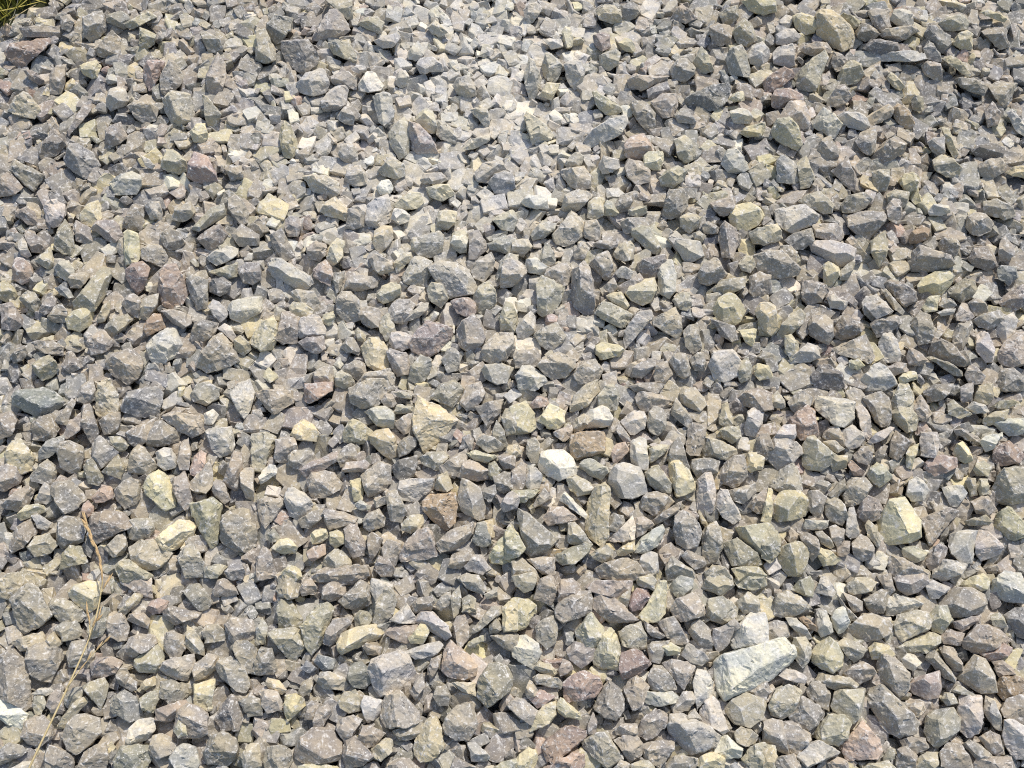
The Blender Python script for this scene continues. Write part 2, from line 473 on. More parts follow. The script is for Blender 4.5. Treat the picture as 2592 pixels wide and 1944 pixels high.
g 12,37 22,32 27,42 33,53 33,58 22,60 15,48;22,45
g 25,24 29,21 37,22 40,29 36,38 28,38 25,32;31,30
p 11,62 14,58 22,58 34,67 47,73 50,79 42,85 32,82 20,76 12,70;26,66 40,76 #long dark slab with white upper edge
r 50,68 54,62 60,59 65,66 66,75 64,81 57,78 50,73;58,69
g 66,70 76,69 77,75 72,86 69,88 67,79;71,76
g 75,86 79,77 84,72 100,73 106,77 104,82 92,86;86,77 98,78
g 97,58 104,54 119,61 119,68 108,72 101,66;108,66
y 118,63 126,53 134,52 135,58 128,64 122,70;126,59
y 104,90 109,82 116,78 124,80 125,88 118,94 110,96 106,94;116,88 #cream and yellow lumpy stone
g 69,93 74,86 82,86 89,93 91,110 84,113 76,111 70,104;80,94
g 88,103 96,99 106,101 110,106 106,117 98,118 91,113;98,106
k 106,116 109,108 115,105 119,113 122,122 117,128 112,129 107,121;114,115
g 112,108 117,97 124,92 132,93 138,97 134,104 130,114 120,113;122,103 134,99
p 128,112 134,104 142,97 149,96 149,101 141,108;140,103
t 126,74 136,56 141,55 152,61 152,70 144,82 134,81 128,78;140,68 148,66
g 148,65 158,60 172,61 184,68 191,82 188,88 166,92 162,88 154,76;165,68 182,72 #large tan pentagon stone
k 147,84 152,78 162,80 166,92 160,100 150,94;156,86
g 185,69 190,60 203,53 206,58 205,68 197,78 188,74;194,62
k 188,90 192,82 201,77 207,85 208,95 200,107 192,105 189,97;197,86
m 169,95 173,92 185,91 190,96 190,105 184,108 174,105;180,96
r 131,132 137,122 146,112 162,115 170,118 168,126 158,138 146,143 136,138;148,124 162,124 #large pink-topped boulder
g 173,120 178,112 188,105 194,111 198,126 195,132 184,139 175,132;184,114 186,130
g 195,137 200,128 208,122 222,122 224,134 216,146 205,149 196,145;208,130
y 0,124 6,112 15,107 19,115 18,127 15,136 4,138 -6,130;10,132 14,118
g 17,128 20,112 22,104 30,103 38,109 36,120 35,130 24,131;28,112
p 35,118 39,109 48,106 55,108 61,119 60,124 47,127 38,126;42,124 54,124 #white-capped grey boulder
y 29,99 33,95 41,96 49,102 48,106 38,109 30,104;38,101
y 91,134 98,126 106,126 113,134 114,148 115,154 106,155 96,150 92,142;101,131 106,148 #tall mustard block
g 113,138 117,136 130,139 132,148 134,158 122,159 118,152;120,143 130,156
p 115,130 117,122 124,121 135,124 133,134 126,137 118,134;122,129
g 132,162 134,150 142,141 150,144 152,150 146,163 140,166;142,150
g 86,168 94,157 105,155 115,153 121,160 119,166 104,170;104,160 116,160
g 160,145 166,136 170,134 178,142 174,154 166,156;168,140
g 195,153 198,149 212,148 222,152 216,165 209,166 198,162;200,150 208,163
g 43,126 58,124 60,135 53,140 44,137 36,130;50,130
t 50,156 58,150 66,151 68,166 60,168 50,166;58,158
k 68,156 74,154 82,158 86,167 76,170 69,168;75,161
g 76,151 86,145 94,148 95,156 88,163 80,158;86,152
y 210,108 216,95 222,97 226,108 224,121 212,122;217,106
t 208,72 211,60 218,53 226,55 227,78 219,82 209,79;216,62
k 204,24 212,19 222,15 226,24 222,34 212,32;214,24
w 168,44 171,38 178,38 183,43 181,48 172,47;176,42
k 169,36 172,34 182,32 183,40 182,52 176,53 170,48;178,46
y 63,106 67,103 68,112 63,115 56,113 58,106;63,109
k 200,45 210,41 224,40 226,53 214,53 203,49;212,45
g 184,58 184,35 192,33 199,44 200,50 190,58;190,42
g 73,134 79,126 84,126 90,137 88,140 78,138;81,131
y 85,120 88,117 95,124 94,130 88,129;90,123
g 30,87 34,84 50,86 55,95 54,106 44,100 34,94;44,92
g 44,48 50,43 60,45 62,52 55,60 46,58;52,50
k 135,40 148,37 158,34 162,40 160,52 152,57 142,56 134,50;142,44 158,44
@2,1
k 43,14 46,3 55,-2 64,-1 70,3 62,12 54,18 45,17;56,8
w 8,9 14,3 23,2 30,2 31,14 22,15 14,13;20,12 14,5
k 66,9 72,5 79,6 79,20 72,24 65,22;72,14
k 78,15 82,7 87,10 92,18 90,21 80,20;83,14
g 87,12 95,2 104,1 104,8 101,16 94,18;95,9
g 130,20 133,6 136,-2 148,-2 152,4 152,12 144,22 136,23;142,10
t 35,37 43,27 51,17 56,19 66,32 64,36 54,44 46,47 38,44;46,33 60,33 #broad brown hump-backed stone
g 63,25 73,24 76,30 76,41 68,42 62,38;70,28
y 187,22 192,12 206,9 214,14 218,21 212,29 202,34 192,32;200,20 #mottled cream-yellow rounded stone
g 171,10 178,7 192,4 193,12 187,20 179,21;182,13
k 103,36 104,31 108,29 119,30 124,40 129,49 125,54 117,50 106,40;108,36 122,48 #sloping grey-brown plank
p 140,46 142,40 152,42 162,43 166,55 158,58 152,63 146,55;152,47 158,56 #pale grey angular kite
k 145,22 152,18 165,21 160,32 153,36 146,30;154,24
g 66,62 74,54 83,51 86,58 89,68 85,76 80,76 72,68;78,62
k 88,54 92,46 102,42 106,47 105,58 97,60 90,58;97,52
g 108,62 113,58 132,54 134,60 131,68 124,75 114,75 109,68;120,62
p 126,72 130,60 138,58 142,70 141,86 136,92 127,87;134,84 132,64 #upright pale grey tablet
g 160,72 166,62 174,57 178,58 186,71 180,77 170,81 162,78;167,71 178,66
y 98,88 102,80 113,76 123,74 125,85 120,95 113,98 103,94;104,86 118,86 #big cream nugget
y 82,90 88,87 94,87 98,92 101,98 98,102 92,101;90,92
k 72,105 78,95 86,96 92,102 104,106 100,115 95,118 82,112;88,108 #pale green-grey lump
t 139,94 145,87 153,87 156,98 152,103 144,101;148,95
k 121,110 132,104 141,100 146,108 147,122 143,127 131,120 122,115;134,110 #yellow-grey fan-shaped stone
p 96,126 101,114 108,104 120,102 122,108 113,118 104,130 98,136;110,112
y 173,101 178,92 187,87 193,89 198,96 202,103 197,112 188,117 180,113 175,107;187,98 #domed mustard boulder
y 196,120 201,124 212,118 211,126 207,133 202,130;205,124
y 210,103 214,96 222,95 228,99 230,117 224,124 216,119;218,104 #mustard slab beside the domed mustard boulder
k 200,56 208,55 210,64 206,70 199,68 196,62;204,61
k 173,85 180,77 190,75 202,73 201,82 192,87 180,89;190,79
g 27,75 30,67 40,62 47,62 52,70 48,80 38,84 30,82;37,70
g 51,86 52,68 62,60 67,66 71,82 72,98 70,107 61,105 53,99;62,76 62,98 #tall upright grey plate
k 21,80 26,72 32,82 46,82 43,92 36,104 26,108 22,104;30,90
w 12,58 20,57 32,65 26,72 14,70 11,64;20,63
k 23,58 29,44 33,46 38,58 36,64 27,63;30,58
k 0,42 14,40 18,47 10,56 0,54;8,48
t -8,60 0,56 11,64 12,70 0,82 -10,82;2,70
p 3,118 10,108 16,103 20,108 20,120 14,126 5,126;12,112
t 19,124 26,118 39,113 46,125 44,130 33,138 24,132;34,122
g 2,142 5,138 22,135 25,142 24,150 14,152 3,152;5,141 22,142
g 22,150 27,143 40,138 54,145 55,151 46,160 34,162;38,148 50,148
t 53,158 60,147 72,144 78,154 74,164 58,166;66,152
p 3,158 9,150 15,150 28,158 30,164 20,172 6,170;12,158
y 72,133 78,130 92,132 97,136 92,142 76,145 73,140;76,137 #yellow hollow-topped stone
p 170,150 174,138 190,136 199,147 200,155 186,164 176,163 172,156;177,142 192,152 #large pale flat-topped block
k 195,160 198,146 204,143 208,152 206,161 198,165;201,154
y 208,151 212,148 222,150 225,160 214,163 209,158;213,153
g 153,145 160,139 166,139 168,148 166,155 158,154;161,147
g 135,148 140,139 150,140 155,158 148,161 140,155;147,143
g 122,158 126,148 134,146 138,158 132,165 124,164;130,152
g 148,120 153,115 160,114 161,124 164,135 156,140 150,133;155,122
d 172,110 178,114 192,116 196,128 190,130 180,124;182,118
g 180,30 184,25 193,32 196,46 190,57 182,56 179,44;187,34 190,50
k 205,36 212,31 226,30 230,42 218,46 208,44;214,38
g 164,28 170,25 179,31 176,36 166,36;171,29
k 156,36 162,33 168,38 164,44 158,42;162,38
g 70,45 76,42 90,43 91,47 84,50 74,48;80,45
g 53,52 60,43 66,50 62,58 54,58;59,47
p 89,70 95,64 105,69 102,75 92,74;97,67
g 92,82 100,76 110,70 114,76 106,80 96,88;104,76
g 78,82 88,74 92,84 85,87;86,80
k 101,16 110,12 116,12 116,18 110,22 102,20;109,16
g 94,26 100,22 115,22 119,28 112,34 98,36 95,32;104,27
g 205,73 214,69 224,72 224,88 210,92 205,86;212,78
g 104,152 112,147 124,143 123,152 112,161 104,160;112,152
k 16,37 26,25 39,27 36,34 28,40 18,42;28,32
@3,1
g 27,8 34,2 45,0 52,6 57,12 55,18 47,19 38,13;46,8 #blunt grey wedge with pale right corner
p 6,15 20,12 32,11 44,20 42,26 34,30 22,36 12,32 7,24;34,23 22,30 #large grey gable-shaped stone
g 63,12 70,3 84,0 90,6 84,14 76,18 64,18;74,6
g 68,22 80,17 100,17 103,23 98,30 88,40 76,36 69,30;76,30 94,26
g 38,28 48,27 60,27 66,38 62,43 52,41 40,39;42,38 58,38
p 36,46 42,42 56,42 70,46 76,49 74,60 66,65 54,62 44,55 38,52;52,54 74,54 #pale grey loaf-shaped slab
g 14,42 22,36 38,31 40,42 30,50 24,50;30,38
k 10,47 20,46 25,52 24,60 20,62 11,56;16,52
t -14,56 0,51 12,50 24,62 28,66 26,72 10,75 -6,74;8,62
y -4,30 8,28 12,34 12,40 6,44 -4,42;4,35
k 89,43 94,38 101,34 104,46 102,55 96,65 90,55;96,50
g 120,58 126,50 131,46 140,50 158,55 162,62 150,68 124,69 121,64;138,54 152,56 #wide grey anvil-shaped stone
y 129,81 134,74 144,69 156,68 160,73 158,80 149,90 138,89 131,87;145,80 #flat yellow oval by the right edge
g 102,14 108,6 114,7 116,20 113,28 104,24;108,14
k 102,2 110,-2 122,0 121,9 116,13 104,10;112,4
p 139,17 144,11 156,12 158,18 150,21 140,20;147,15
g 173,21 178,18 188,19 195,26 192,34 182,38 174,36 171,30;178,28 190,26
o 121,41 125,34 133,29 140,32 139,38 130,44 123,45;130,36 #orange-brown rough lump
g 147,44 152,39 162,40 166,46 163,54 154,58 148,52;156,45
g 173,59 178,48 190,47 196,56 199,64 190,68 178,64;180,56 190,58
g 200,44 205,39 211,46 213,54 206,60 199,60;205,50
g 186,18 186,8 198,6 212,13 214,21 204,24 194,20;198,12
y 47,64 52,60 61,65 62,72 55,82 51,84 48,74;54,70
k 62,69 68,62 75,58 74,66 69,76 62,76;68,68
g 29,84 31,77 37,76 50,80 52,86 46,95 36,98 29,92;36,88 46,88
k 155,85 163,79 170,75 178,77 181,84 175,92 168,96 158,90;167,84
g 81,96 84,90 94,89 101,95 107,104 98,110 90,112 83,106;93,96
p 82,96 92,96 103,98 108,103 94,110 90,104;93,97
k 99,86 102,84 110,92 118,103 116,106 108,100;107,94
p 51,92 56,89 68,95 66,102 54,100;60,94
g 35,112 38,107 50,106 56,112 57,124 52,132 42,128 36,124;44,115 54,124 #rounded grey hexagonal stone
k 8,122 12,114 20,105 28,101 32,106 30,114 18,124 9,126;22,112
y -8,100 2,98 12,110 10,118 4,124 -8,124;4,108
g 56,120 62,110 69,106 80,113 83,118 76,125 64,128 58,126;70,114
g 88,114 96,108 112,107 116,112 106,122 94,126;98,112
t 123,112 132,103 140,107 144,122 140,130 130,132 126,120;134,114
g 160,122 165,114 175,112 177,117 170,134 167,139 160,132;168,120
g 177,111 186,105 200,102 206,108 196,117 190,119 182,117;192,110 #winged grey slab
p 196,118 204,108 212,104 215,110 214,120 204,131 199,124;204,115
p 180,124 184,120 190,122 196,136 194,147 188,147 180,138;186,134
g 197,140 204,130 214,122 224,122 226,148 210,152 200,148;212,142 206,134
g 138,140 142,130 150,127 160,132 172,146 168,150 150,146 142,145;152,134 160,146
k 137,143 142,142 156,147 168,155 168,159 160,158 148,150;154,149
p 95,130 100,123 106,121 111,128 115,140 113,147 100,148 95,140;104,130 108,140
g 56,136 70,128 84,123 88,132 92,142 88,148 74,141 62,140;74,135
k 14,124 20,123 26,131 27,140 20,146 15,138;20,130
p 17,146 26,138 34,131 43,134 45,143 36,147 22,148;34,138
d 38,158 44,150 52,149 64,156 66,168 58,172 40,168;50,156
p 80,162 90,150 96,148 104,152 112,166 100,172 84,172;96,158
g 102,151 112,147 120,148 121,155 110,158;112,151
g 120,143 122,135 128,136 137,145 134,150 122,150;127,141
g 170,158 174,148 180,151 188,159 185,166 174,166;177,156
g 196,162 202,153 212,152 222,160 222,172 200,172;208,158
k 113,161 118,155 128,156 128,161 120,165 114,165;120,159
y 70,146 78,144 83,150 78,154 71,152;76,148
g 166,138 172,137 176,150 166,150;171,142
b 198,66 202,64 214,65 216,74 208,81 200,75;206,70
g 199,96 206,88 216,82 224,78 226,96 212,103 203,102;212,90
g 162,106 167,96 172,98 178,108 172,112 163,111;169,101
g 171,98 180,92 188,96 190,103 182,107 175,106;181,97
g 147,98 151,91 160,94 163,98 155,102;154,95
k 133,100 138,91 148,90 146,102 136,104;141,94
p 145,104 154,101 162,101 161,106 150,107;154,103
g 100,80 106,76 116,78 128,86 128,94 118,100 110,92;112,82
@0,2
b 10,12 16,6 27,4 37,3 46,6 58,16 50,22 42,28 33,29 22,23 12,18;22,10 40,20 #large pale-edged grey diamond
g 49,58 51,50 60,49 72,54 73,64 69,76 60,77 52,72;60,56 #flat rounded grey-tan stone
k 82,24 84,0 95,-4 103,12 103,24 96,30 86,28;94,10 #broad khaki plate
g 65,14 70,2 80,-4 84,8 83,14 74,18;76,8
b 105,20 110,8 120,4 134,3 141,8 138,24 132,28 120,28 106,24;114,12 130,12 #bowl-shaped glossy grey stone
g 70,28 72,18 78,17 82,28 86,42 80,52 73,42 70,36;76,30
b 79,64 80,52 86,45 94,56 103,59 92,70 84,75 80,72;86,58
g 27,34 34,29 44,26 52,38 47,46 38,49 29,48;40,38
y 4,60 10,50 18,48 24,58 30,64 28,74 18,78 8,72;14,60 #yellow boulder at the left edge
g 0,72 6,69 14,72 20,80 18,86 4,92 -6,90;6,86
g 26,80 34,70 41,65 47,70 49,80 44,88 36,86 28,84;38,72
g 42,92 46,85 60,84 70,92 74,100 66,108 56,113 48,104;54,94 #faceted grey boulder with pale base
g 1,104 12,94 24,88 29,92 26,103 16,110 6,108;16,99
y 15,112 22,105 38,104 40,110 30,114 18,118;26,108 #flat olive-yellow stone
g 0,26 10,25 15,32 10,44 0,48 -8,40;6,34
g 109,42 118,36 134,30 134,40 126,50 118,56 112,50;116,42
g 126,50 134,32 140,31 156,42 154,50 140,54 127,54;140,48
t 139,28 150,24 172,28 178,37 176,42 166,46 156,42 146,34;156,33 #long slab with reddish upper edge
p 178,41 184,38 200,37 203,50 200,60 190,64 183,56;192,42 #pale pinkish kite stone
g 110,76 113,60 119,53 126,55 132,66 136,72 128,78 118,78;122,60 128,70
p 134,60 142,55 148,56 153,66 152,72 142,75 136,70;143,62
g 153,68 156,52 163,46 165,58 163,74 155,74;159,62
n 164,72 168,62 174,57 179,60 176,74 170,80 164,78;172,68
k 87,76 94,68 102,61 104,66 108,72 104,82 98,80;100,72
y 123,90 128,80 137,74 146,80 150,92 152,106 142,109 134,100 126,96;134,88 144,86 #big two-tone yellow shield
g 99,92 106,84 114,81 120,84 123,96 118,104 108,108 100,100;110,94
g 162,88 172,76 181,66 184,76 184,88 178,95 168,93;176,90 178,76
g 150,82 160,75 164,88 167,104 160,109 154,102 150,92;158,90
p 199,8 206,0 216,-4 220,8 217,22 211,30 206,24 202,16;208,12
g 164,10 170,0 180,-2 190,4 189,13 178,18 168,15;172,12
w 176,26 184,22 189,27 184,35 177,34;182,28
g 193,84 198,70 202,58 209,61 209,78 206,90 202,92 195,88;202,74
k 207,76 212,72 219,74 220,90 219,102 212,98 208,88;213,84
g 183,92 186,82 192,84 199,100 194,104 186,98;190,92
k 164,104 176,101 184,98 192,104 190,118 188,138 182,142 178,130 168,118;178,112 184,128 #long tapering khaki block
g 190,134 192,114 198,110 208,114 221,122 222,140 214,146 204,144 194,138;198,118 210,136 #big grey-pink block
y 134,134 142,127 154,117 163,118 170,122 166,134 154,142 142,145;140,138 158,126 #bright yellow elbow-shaped stone
k 111,142 120,136 132,134 142,146 150,146 136,160 126,162 116,160 112,148;130,158 122,148
g 154,150 158,142 165,136 170,142 176,154 176,166 160,168;164,148
g 50,118 56,114 70,116 74,124 72,136 60,142 53,142 49,134;57,126
g 78,118 80,111 96,110 108,112 115,122 106,127 98,132 84,138 76,130;100,120 84,114
g 110,118 118,116 131,116 133,126 128,133 120,136 112,134;122,124
p 28,114 33,112 44,120 40,126 32,124;36,116
g 90,141 100,132 108,128 110,140 106,148 98,150;102,142
k 52,160 53,148 60,140 70,141 76,154 62,158;64,148
k 24,141 30,132 42,130 50,138 44,146 30,149;36,138
g 8,140 14,124 27,116 32,128 20,142 10,146;20,130
r 80,98 88,88 96,89 98,98 90,102 82,103;90,94 #small dusky pink chip beside grey stones
r 69,114 72,104 76,101 81,106 80,112 74,117;76,108
p 36,96 38,85 42,88 46,100 40,104 30,102;38,94
k 176,158 190,156 196,158 188,168 176,168;186,160
b 194,162 200,156 208,154 212,162 208,170 196,168;203,160
k 100,160 104,153 112,152 122,162 132,166 120,172 104,170;110,158
k 72,72 76,66 80,64 82,76 90,82 86,88 76,86;78,74
b 33,58 40,50 48,46 56,44 54,52 46,62 34,66;46,52
g 85,32 94,26 104,24 104,32 100,42 90,44;94,30
k 94,46 104,45 112,52 108,58 102,59;104,50
g 54,46 60,32 70,25 72,36 64,44 58,48;64,36
g 47,32 54,24 62,13 65,16 60,30 58,36;58,24
@1,2
g 0,8 6,5 16,6 22,10 32,6 32,16 22,22 16,26 8,20;14,12
r 42,0 66,-2 66,6 54,11 46,17 42,15;52,5 #mauve flat block
g 80,4 96,-4 116,-6 120,4 108,14 104,20 92,21 82,16;98,4 92,14
k 108,14 112,8 118,10 122,17 119,21 112,20;115,13
p 94,24 102,20 112,19 120,26 119,38 114,40 104,36 100,32;108,28
g 120,34 128,27 136,25 137,40 128,44 122,38;129,33
y 140,11 150,15 160,20 160,24 166,28 174,32 160,48 145,60 142,46 136,40 134,30;142,42 156,30 #big yellow-tipped arrowhead stone
k 150,12 160,0 172,-4 180,4 176,14 170,20 160,16;168,10
g 176,16 182,2 194,-2 198,8 190,22 182,24;186,10
g 190,20 200,16 213,14 210,28 200,38 196,30;202,20 206,30
y 30,44 33,36 41,31 48,34 54,42 52,50 42,49 34,48;42,40
y 75,44 79,34 84,30 92,34 102,42 96,52 82,52 76,50;84,36 92,44 #lumpy pale yellow stone
y 97,45 104,40 114,38 120,46 123,56 122,62 116,65 108,60 100,52;110,48 #smooth bright yellow oval in the middle
g 122,54 126,48 132,44 138,47 138,54 132,60 124,63;130,52
k 212,28 216,22 224,20 228,30 224,42 216,44;218,30
g 17,48 26,47 34,45 36,56 28,68 16,68;28,54
k -4,44 8,42 17,46 14,60 6,76 -4,74;10,54 #tall khaki column
w 2,80 8,76 12,70 17,71 18,77 12,82 4,87;9,78
g 28,62 32,57 48,58 53,65 50,68 36,75 28,70;31,65 46,65
g 37,74 46,68 60,62 70,58 71,66 60,74 44,82;58,68
g 43,84 48,77 60,75 68,77 75,86 72,92 60,98 48,97;54,84 66,88 #oblong grey boulder
g 70,64 76,54 82,51 87,54 87,66 78,71 73,72;76,62 84,58
g 74,76 78,68 84,67 94,66 99,70 94,76 84,75;86,71
g 91,80 97,74 107,67 116,71 117,84 112,92 98,98 94,92;100,88 112,84 #grey pyramid with pale ridge
y 82,84 90,82 93,92 92,100 84,102;88,92
d 117,72 122,66 138,62 139,68 136,80 126,84 120,80;126,68 130,80 #dark peaked stone in the middle
t 140,64 148,60 162,58 167,62 160,68 157,75 146,70;152,64
g 157,72 168,64 182,56 184,62 178,70 172,82 162,80;172,68
g 175,80 178,68 186,65 200,74 202,82 190,84 178,82;186,70
k 182,60 190,58 206,62 208,64 200,68 190,66;195,62
p 122,92 124,84 134,82 154,82 154,90 142,99 138,102 124,100;128,90 142,86 #cream oblong slab
k 154,90 158,78 165,76 170,90 165,94 156,92;162,84
o 144,102 150,96 172,94 174,104 172,120 164,127 152,118 144,108;150,100 166,112 #scratched brown square block
g 174,100 178,82 184,84 194,90 198,106 197,116 192,118 178,110;182,102 190,112 #tall rounded tombstone-shaped stone
p 24,100 28,90 32,89 42,94 50,104 46,114 36,117 28,112;36,100
g 0,100 12,98 22,100 24,104 8,125 4,118;10,104 #flat downward-pointing triangle
g 37,118 48,110 58,108 60,114 46,125 40,124;46,115
g 57,112 60,108 74,110 88,116 86,120 76,122 64,126;70,114
g 76,126 82,120 86,119 95,138 94,148 84,150 78,142;82,134 88,124
g 92,117 96,112 106,108 112,116 110,123 98,128 94,124;102,116
g 112,94 122,92 126,104 130,110 126,120 116,118;118,100
k 125,121 132,114 144,113 144,123 134,130 127,126;136,120
g 124,148 130,136 140,126 150,124 154,134 158,148 146,152 126,153;146,130 140,146 #large grey triangular stone
g 156,138 166,128 182,122 188,119 188,130 176,142 160,146;172,134 184,126
g 187,134 191,120 198,119 200,132 204,138 196,141 190,139;195,128
y 202,148 210,135 222,128 226,132 224,152 212,156 202,154;214,142 #crusty pale yellow boulder
y 14,142 20,134 28,133 36,141 34,146 22,147;25,139
y 47,129 51,126 60,126 62,132 57,137 49,138;55,130
y 63,128 70,126 77,130 77,137 68,142 64,138;69,132
k 10,130 15,125 21,131 20,136 12,137;15,129
n 44,146 50,141 60,138 60,147 50,153 46,152;52,144
k 60,150 68,142 76,146 83,154 82,160 66,160 58,156;68,150
g 96,132 100,128 110,134 106,144 100,154 97,146;102,138
g 108,142 113,134 126,138 126,148 119,158 110,150;117,144
g 102,160 106,148 114,150 120,160 117,166 108,166;108,154
t 166,158 168,148 178,144 188,146 184,154 176,160;170,155 180,151
p 180,158 188,148 195,148 203,160 196,165 184,162;192,153
g 0,152 6,140 12,144 16,156 18,166 0,170;8,154
g 45,170 56,160 70,156 76,160 96,157 98,166 84,174;66,164
y 22,164 28,157 38,160 40,168 24,172;32,162
g 205,80 214,76 222,76 226,88 214,95 207,90;214,84
p 211,105 216,96 222,92 228,98 226,108 214,110;218,102
k 201,78 201,68 206,67 212,74 210,84 203,83;206,74
g 208,62 216,60 224,62 224,74 214,74;216,66
g 176,56 179,46 184,44 188,48 186,56;182,50
g 190,52 196,44 206,46 216,54 212,58 200,59;202,50
k 204,42 208,32 214,40 218,56 208,57;211,44
d 195,92 206,86 208,94 202,103 196,98;202,92
g 101,100 112,97 112,104 104,107;107,100
p 86,104 90,100 99,106 97,110 88,108;92,104
k 120,26 122,18 136,19 136,25 126,26;129,21
t 118,7 124,6 135,9 134,13 122,11;127,9
@2,2
y -2,20 6,17 12,15 19,26 21,38 16,42 8,44 -4,44;2,38 14,38 #angular golden-yellow cube
y 22,32 27,25 32,17 46,24 45,34 40,40 30,37;32,28
r 16,18 22,11 30,12 32,17 29,20 18,21;25,15 #small red chip beside yellow stones
k 50,20 54,10 64,0 74,-4 76,6 66,18 56,24 50,24;60,14
k 74,10 80,2 88,0 93,12 90,22 84,24 75,20;83,8
w 62,28 67,22 78,19 84,22 88,30 84,36 70,38 64,38;76,30 #white-faced broken stone
k 52,38 55,30 62,26 67,30 64,38 54,43;60,33
p 94,33 100,27 106,23 114,24 117,30 114,38 106,44 102,44;108,32
g 106,12 110,6 124,8 138,14 139,18 124,24 112,26;116,12
k 145,8 147,4 158,3 166,12 168,18 162,24 152,20 146,16;152,14 162,18 #tan egg-shaped block
g 117,36 118,24 123,18 130,22 134,28 132,40 126,45 119,41;120,27 130,30
g 137,26 142,12 148,22 158,34 152,38 142,30;148,26
k 179,30 181,18 186,16 190,28 191,38 184,38 179,34;185,26
p 201,38 204,24 210,20 218,24 216,34 210,46 202,44;208,32
g 196,12 202,6 214,4 224,8 226,22 216,24 208,22 198,18;206,10
o 50,54 52,44 64,41 79,41 80,52 80,58 64,60 56,66 51,62;54,58 78,56 #rust-brown brick-shaped block
g 150,58 152,38 156,34 168,36 166,52 162,62 154,62;158,42 #grey upright brick
k 165,58 166,46 180,49 194,56 194,60 186,65 166,63;168,56 186,60
n 85,60 90,52 98,50 101,58 94,66 88,69;93,56 #flat pink chip
p 103,68 102,50 110,46 116,48 118,66 117,74 108,72;106,54 114,64
k 118,62 119,56 128,52 136,53 132,60 120,68;127,56
g 134,66 137,54 144,46 148,54 152,66 154,76 146,70;138,57 148,58
w 23,70 24,60 31,57 45,57 53,64 56,76 54,79 44,80 40,84 32,78 24,75;34,64 46,74 #large white polygonal stone
p 58,72 60,67 68,64 82,72 83,76 78,83 66,78;70,71
p 83,85 84,76 90,70 96,68 110,72 114,80 113,88 117,94 104,99 92,98 86,92;94,78 104,92 #big scuffed round grey boulder
t 114,76 120,72 126,70 133,80 138,86 136,94 128,94 118,86;126,80
y 134,74 137,63 144,64 152,74 158,86 158,92 150,96 142,97 138,86;144,72 148,90 #tall yellow-bellied stone
g 154,72 156,66 166,64 180,66 178,76 170,78 160,82;162,74
g 176,80 184,68 192,62 200,62 202,74 204,80 192,90 182,86;190,72 198,82
y 202,72 204,60 212,60 218,64 216,74 206,76;207,66
g 13,48 20,46 24,52 22,68 16,68 12,60;18,54
y -4,54 4,52 8,60 2,65 -6,64;2,58
p 11,86 13,74 20,72 26,78 24,90 15,91;18,80
g 0,92 0,76 8,68 13,70 11,88 8,92;8,78
t 48,82 55,79 66,84 70,90 68,95 56,97 50,90;58,88
y 64,128 66,116 65,102 72,90 80,86 85,90 85,108 83,118 83,132 78,141 66,132;76,100 74,124 #tallest yellow monolith
w 41,101 45,92 50,97 60,107 65,112 64,117 54,110 48,104;52,102
t 26,116 33,107 44,106 54,114 58,117 44,120 32,122;38,113
g 18,104 24,96 28,90 35,98 28,103 20,107;26,98
k 0,92 24,92 20,97 0,107 -8,106;8,97
g 111,102 116,94 124,93 134,96 140,102 136,107 124,115 112,108;122,98 130,102
g 121,118 128,112 138,106 147,101 144,108 134,117 124,122;134,112
p 160,104 160,84 166,77 172,77 176,92 174,110 166,114 160,110;170,82 168,108 #upright four-sided grey obelisk
p 175,104 180,90 186,92 192,104 198,116 192,121 182,115;184,100
k 204,106 210,98 216,92 224,90 226,112 212,112;216,100
g 5,112 6,108 14,112 30,124 40,134 28,147 16,150 10,144;16,124 30,136 #dark grey spearpoint at lower middle
k 48,120 54,120 62,128 69,138 66,144 54,139 48,136;56,130
k 38,148 46,143 62,137 69,139 66,146 54,155 44,156 38,152;46,148 #khaki folded flat stone
k 68,147 76,142 82,138 88,144 86,152 78,154 70,150;80,146
y 90,144 96,139 106,135 106,144 98,148 92,148;98,142
g 140,126 141,112 148,109 158,116 164,128 160,140 150,143 142,138;144,118 156,136 #broad upright grey block
t 164,138 166,124 176,119 180,124 182,136 178,152 168,156 165,150;172,126
k 182,138 194,133 200,143 212,146 216,156 206,158 190,157 186,148;198,150
k 193,124 206,122 222,120 228,128 226,150 212,147 200,138;206,126 214,140
k 72,160 80,154 100,150 108,154 116,166 100,172 76,168;92,158
g 106,116 112,114 120,118 123,122 116,128 108,132;114,119
p 106,146 108,138 118,128 130,121 132,126 126,140 116,146;120,134
p 83,135 92,130 98,120 104,114 106,120 106,134 94,137;100,128
g 84,116 88,112 96,114 98,120 90,128 84,126;90,119
p 108,160 112,148 120,144 126,147 126,162 118,166;116,154
g 132,160 138,148 144,152 156,160 158,168 134,170;142,156
t 146,148 152,144 166,150 168,158 158,160 150,154;156,150
y 190,160 198,158 214,158 220,166 196,170;204,162
k 166,162 174,156 184,158 190,168 170,172;177,162
t 0,154 8,151 20,160 24,170 0,170;10,158
t 13,152 24,149 37,150 37,166 26,164;26,155
y -6,128 0,122 8,138 12,142 6,150 -6,152;2,140
g 187,92 200,88 210,86 210,94 200,104 192,100;200,92
k 179,40 186,37 196,36 198,46 190,52 182,46;188,42
g 210,58 214,44 222,42 226,56 220,66 210,62;216,52
t 36,42 44,38 51,36 52,45 46,50 38,46;45,42
g 100,2 106,0 120,-2 132,0 126,8 110,8;114,3
t 89,38 93,34 102,46 103,50 96,50;97,42
@3,2
p 41,14 44,11 56,13 68,13 75,16 74,30 66,38 58,36 47,28 41,22;58,16 58,32 #large silvery faceted block
g 82,12 88,9 98,7 104,12 107,30 104,36 98,37 92,32;90,16 100,28
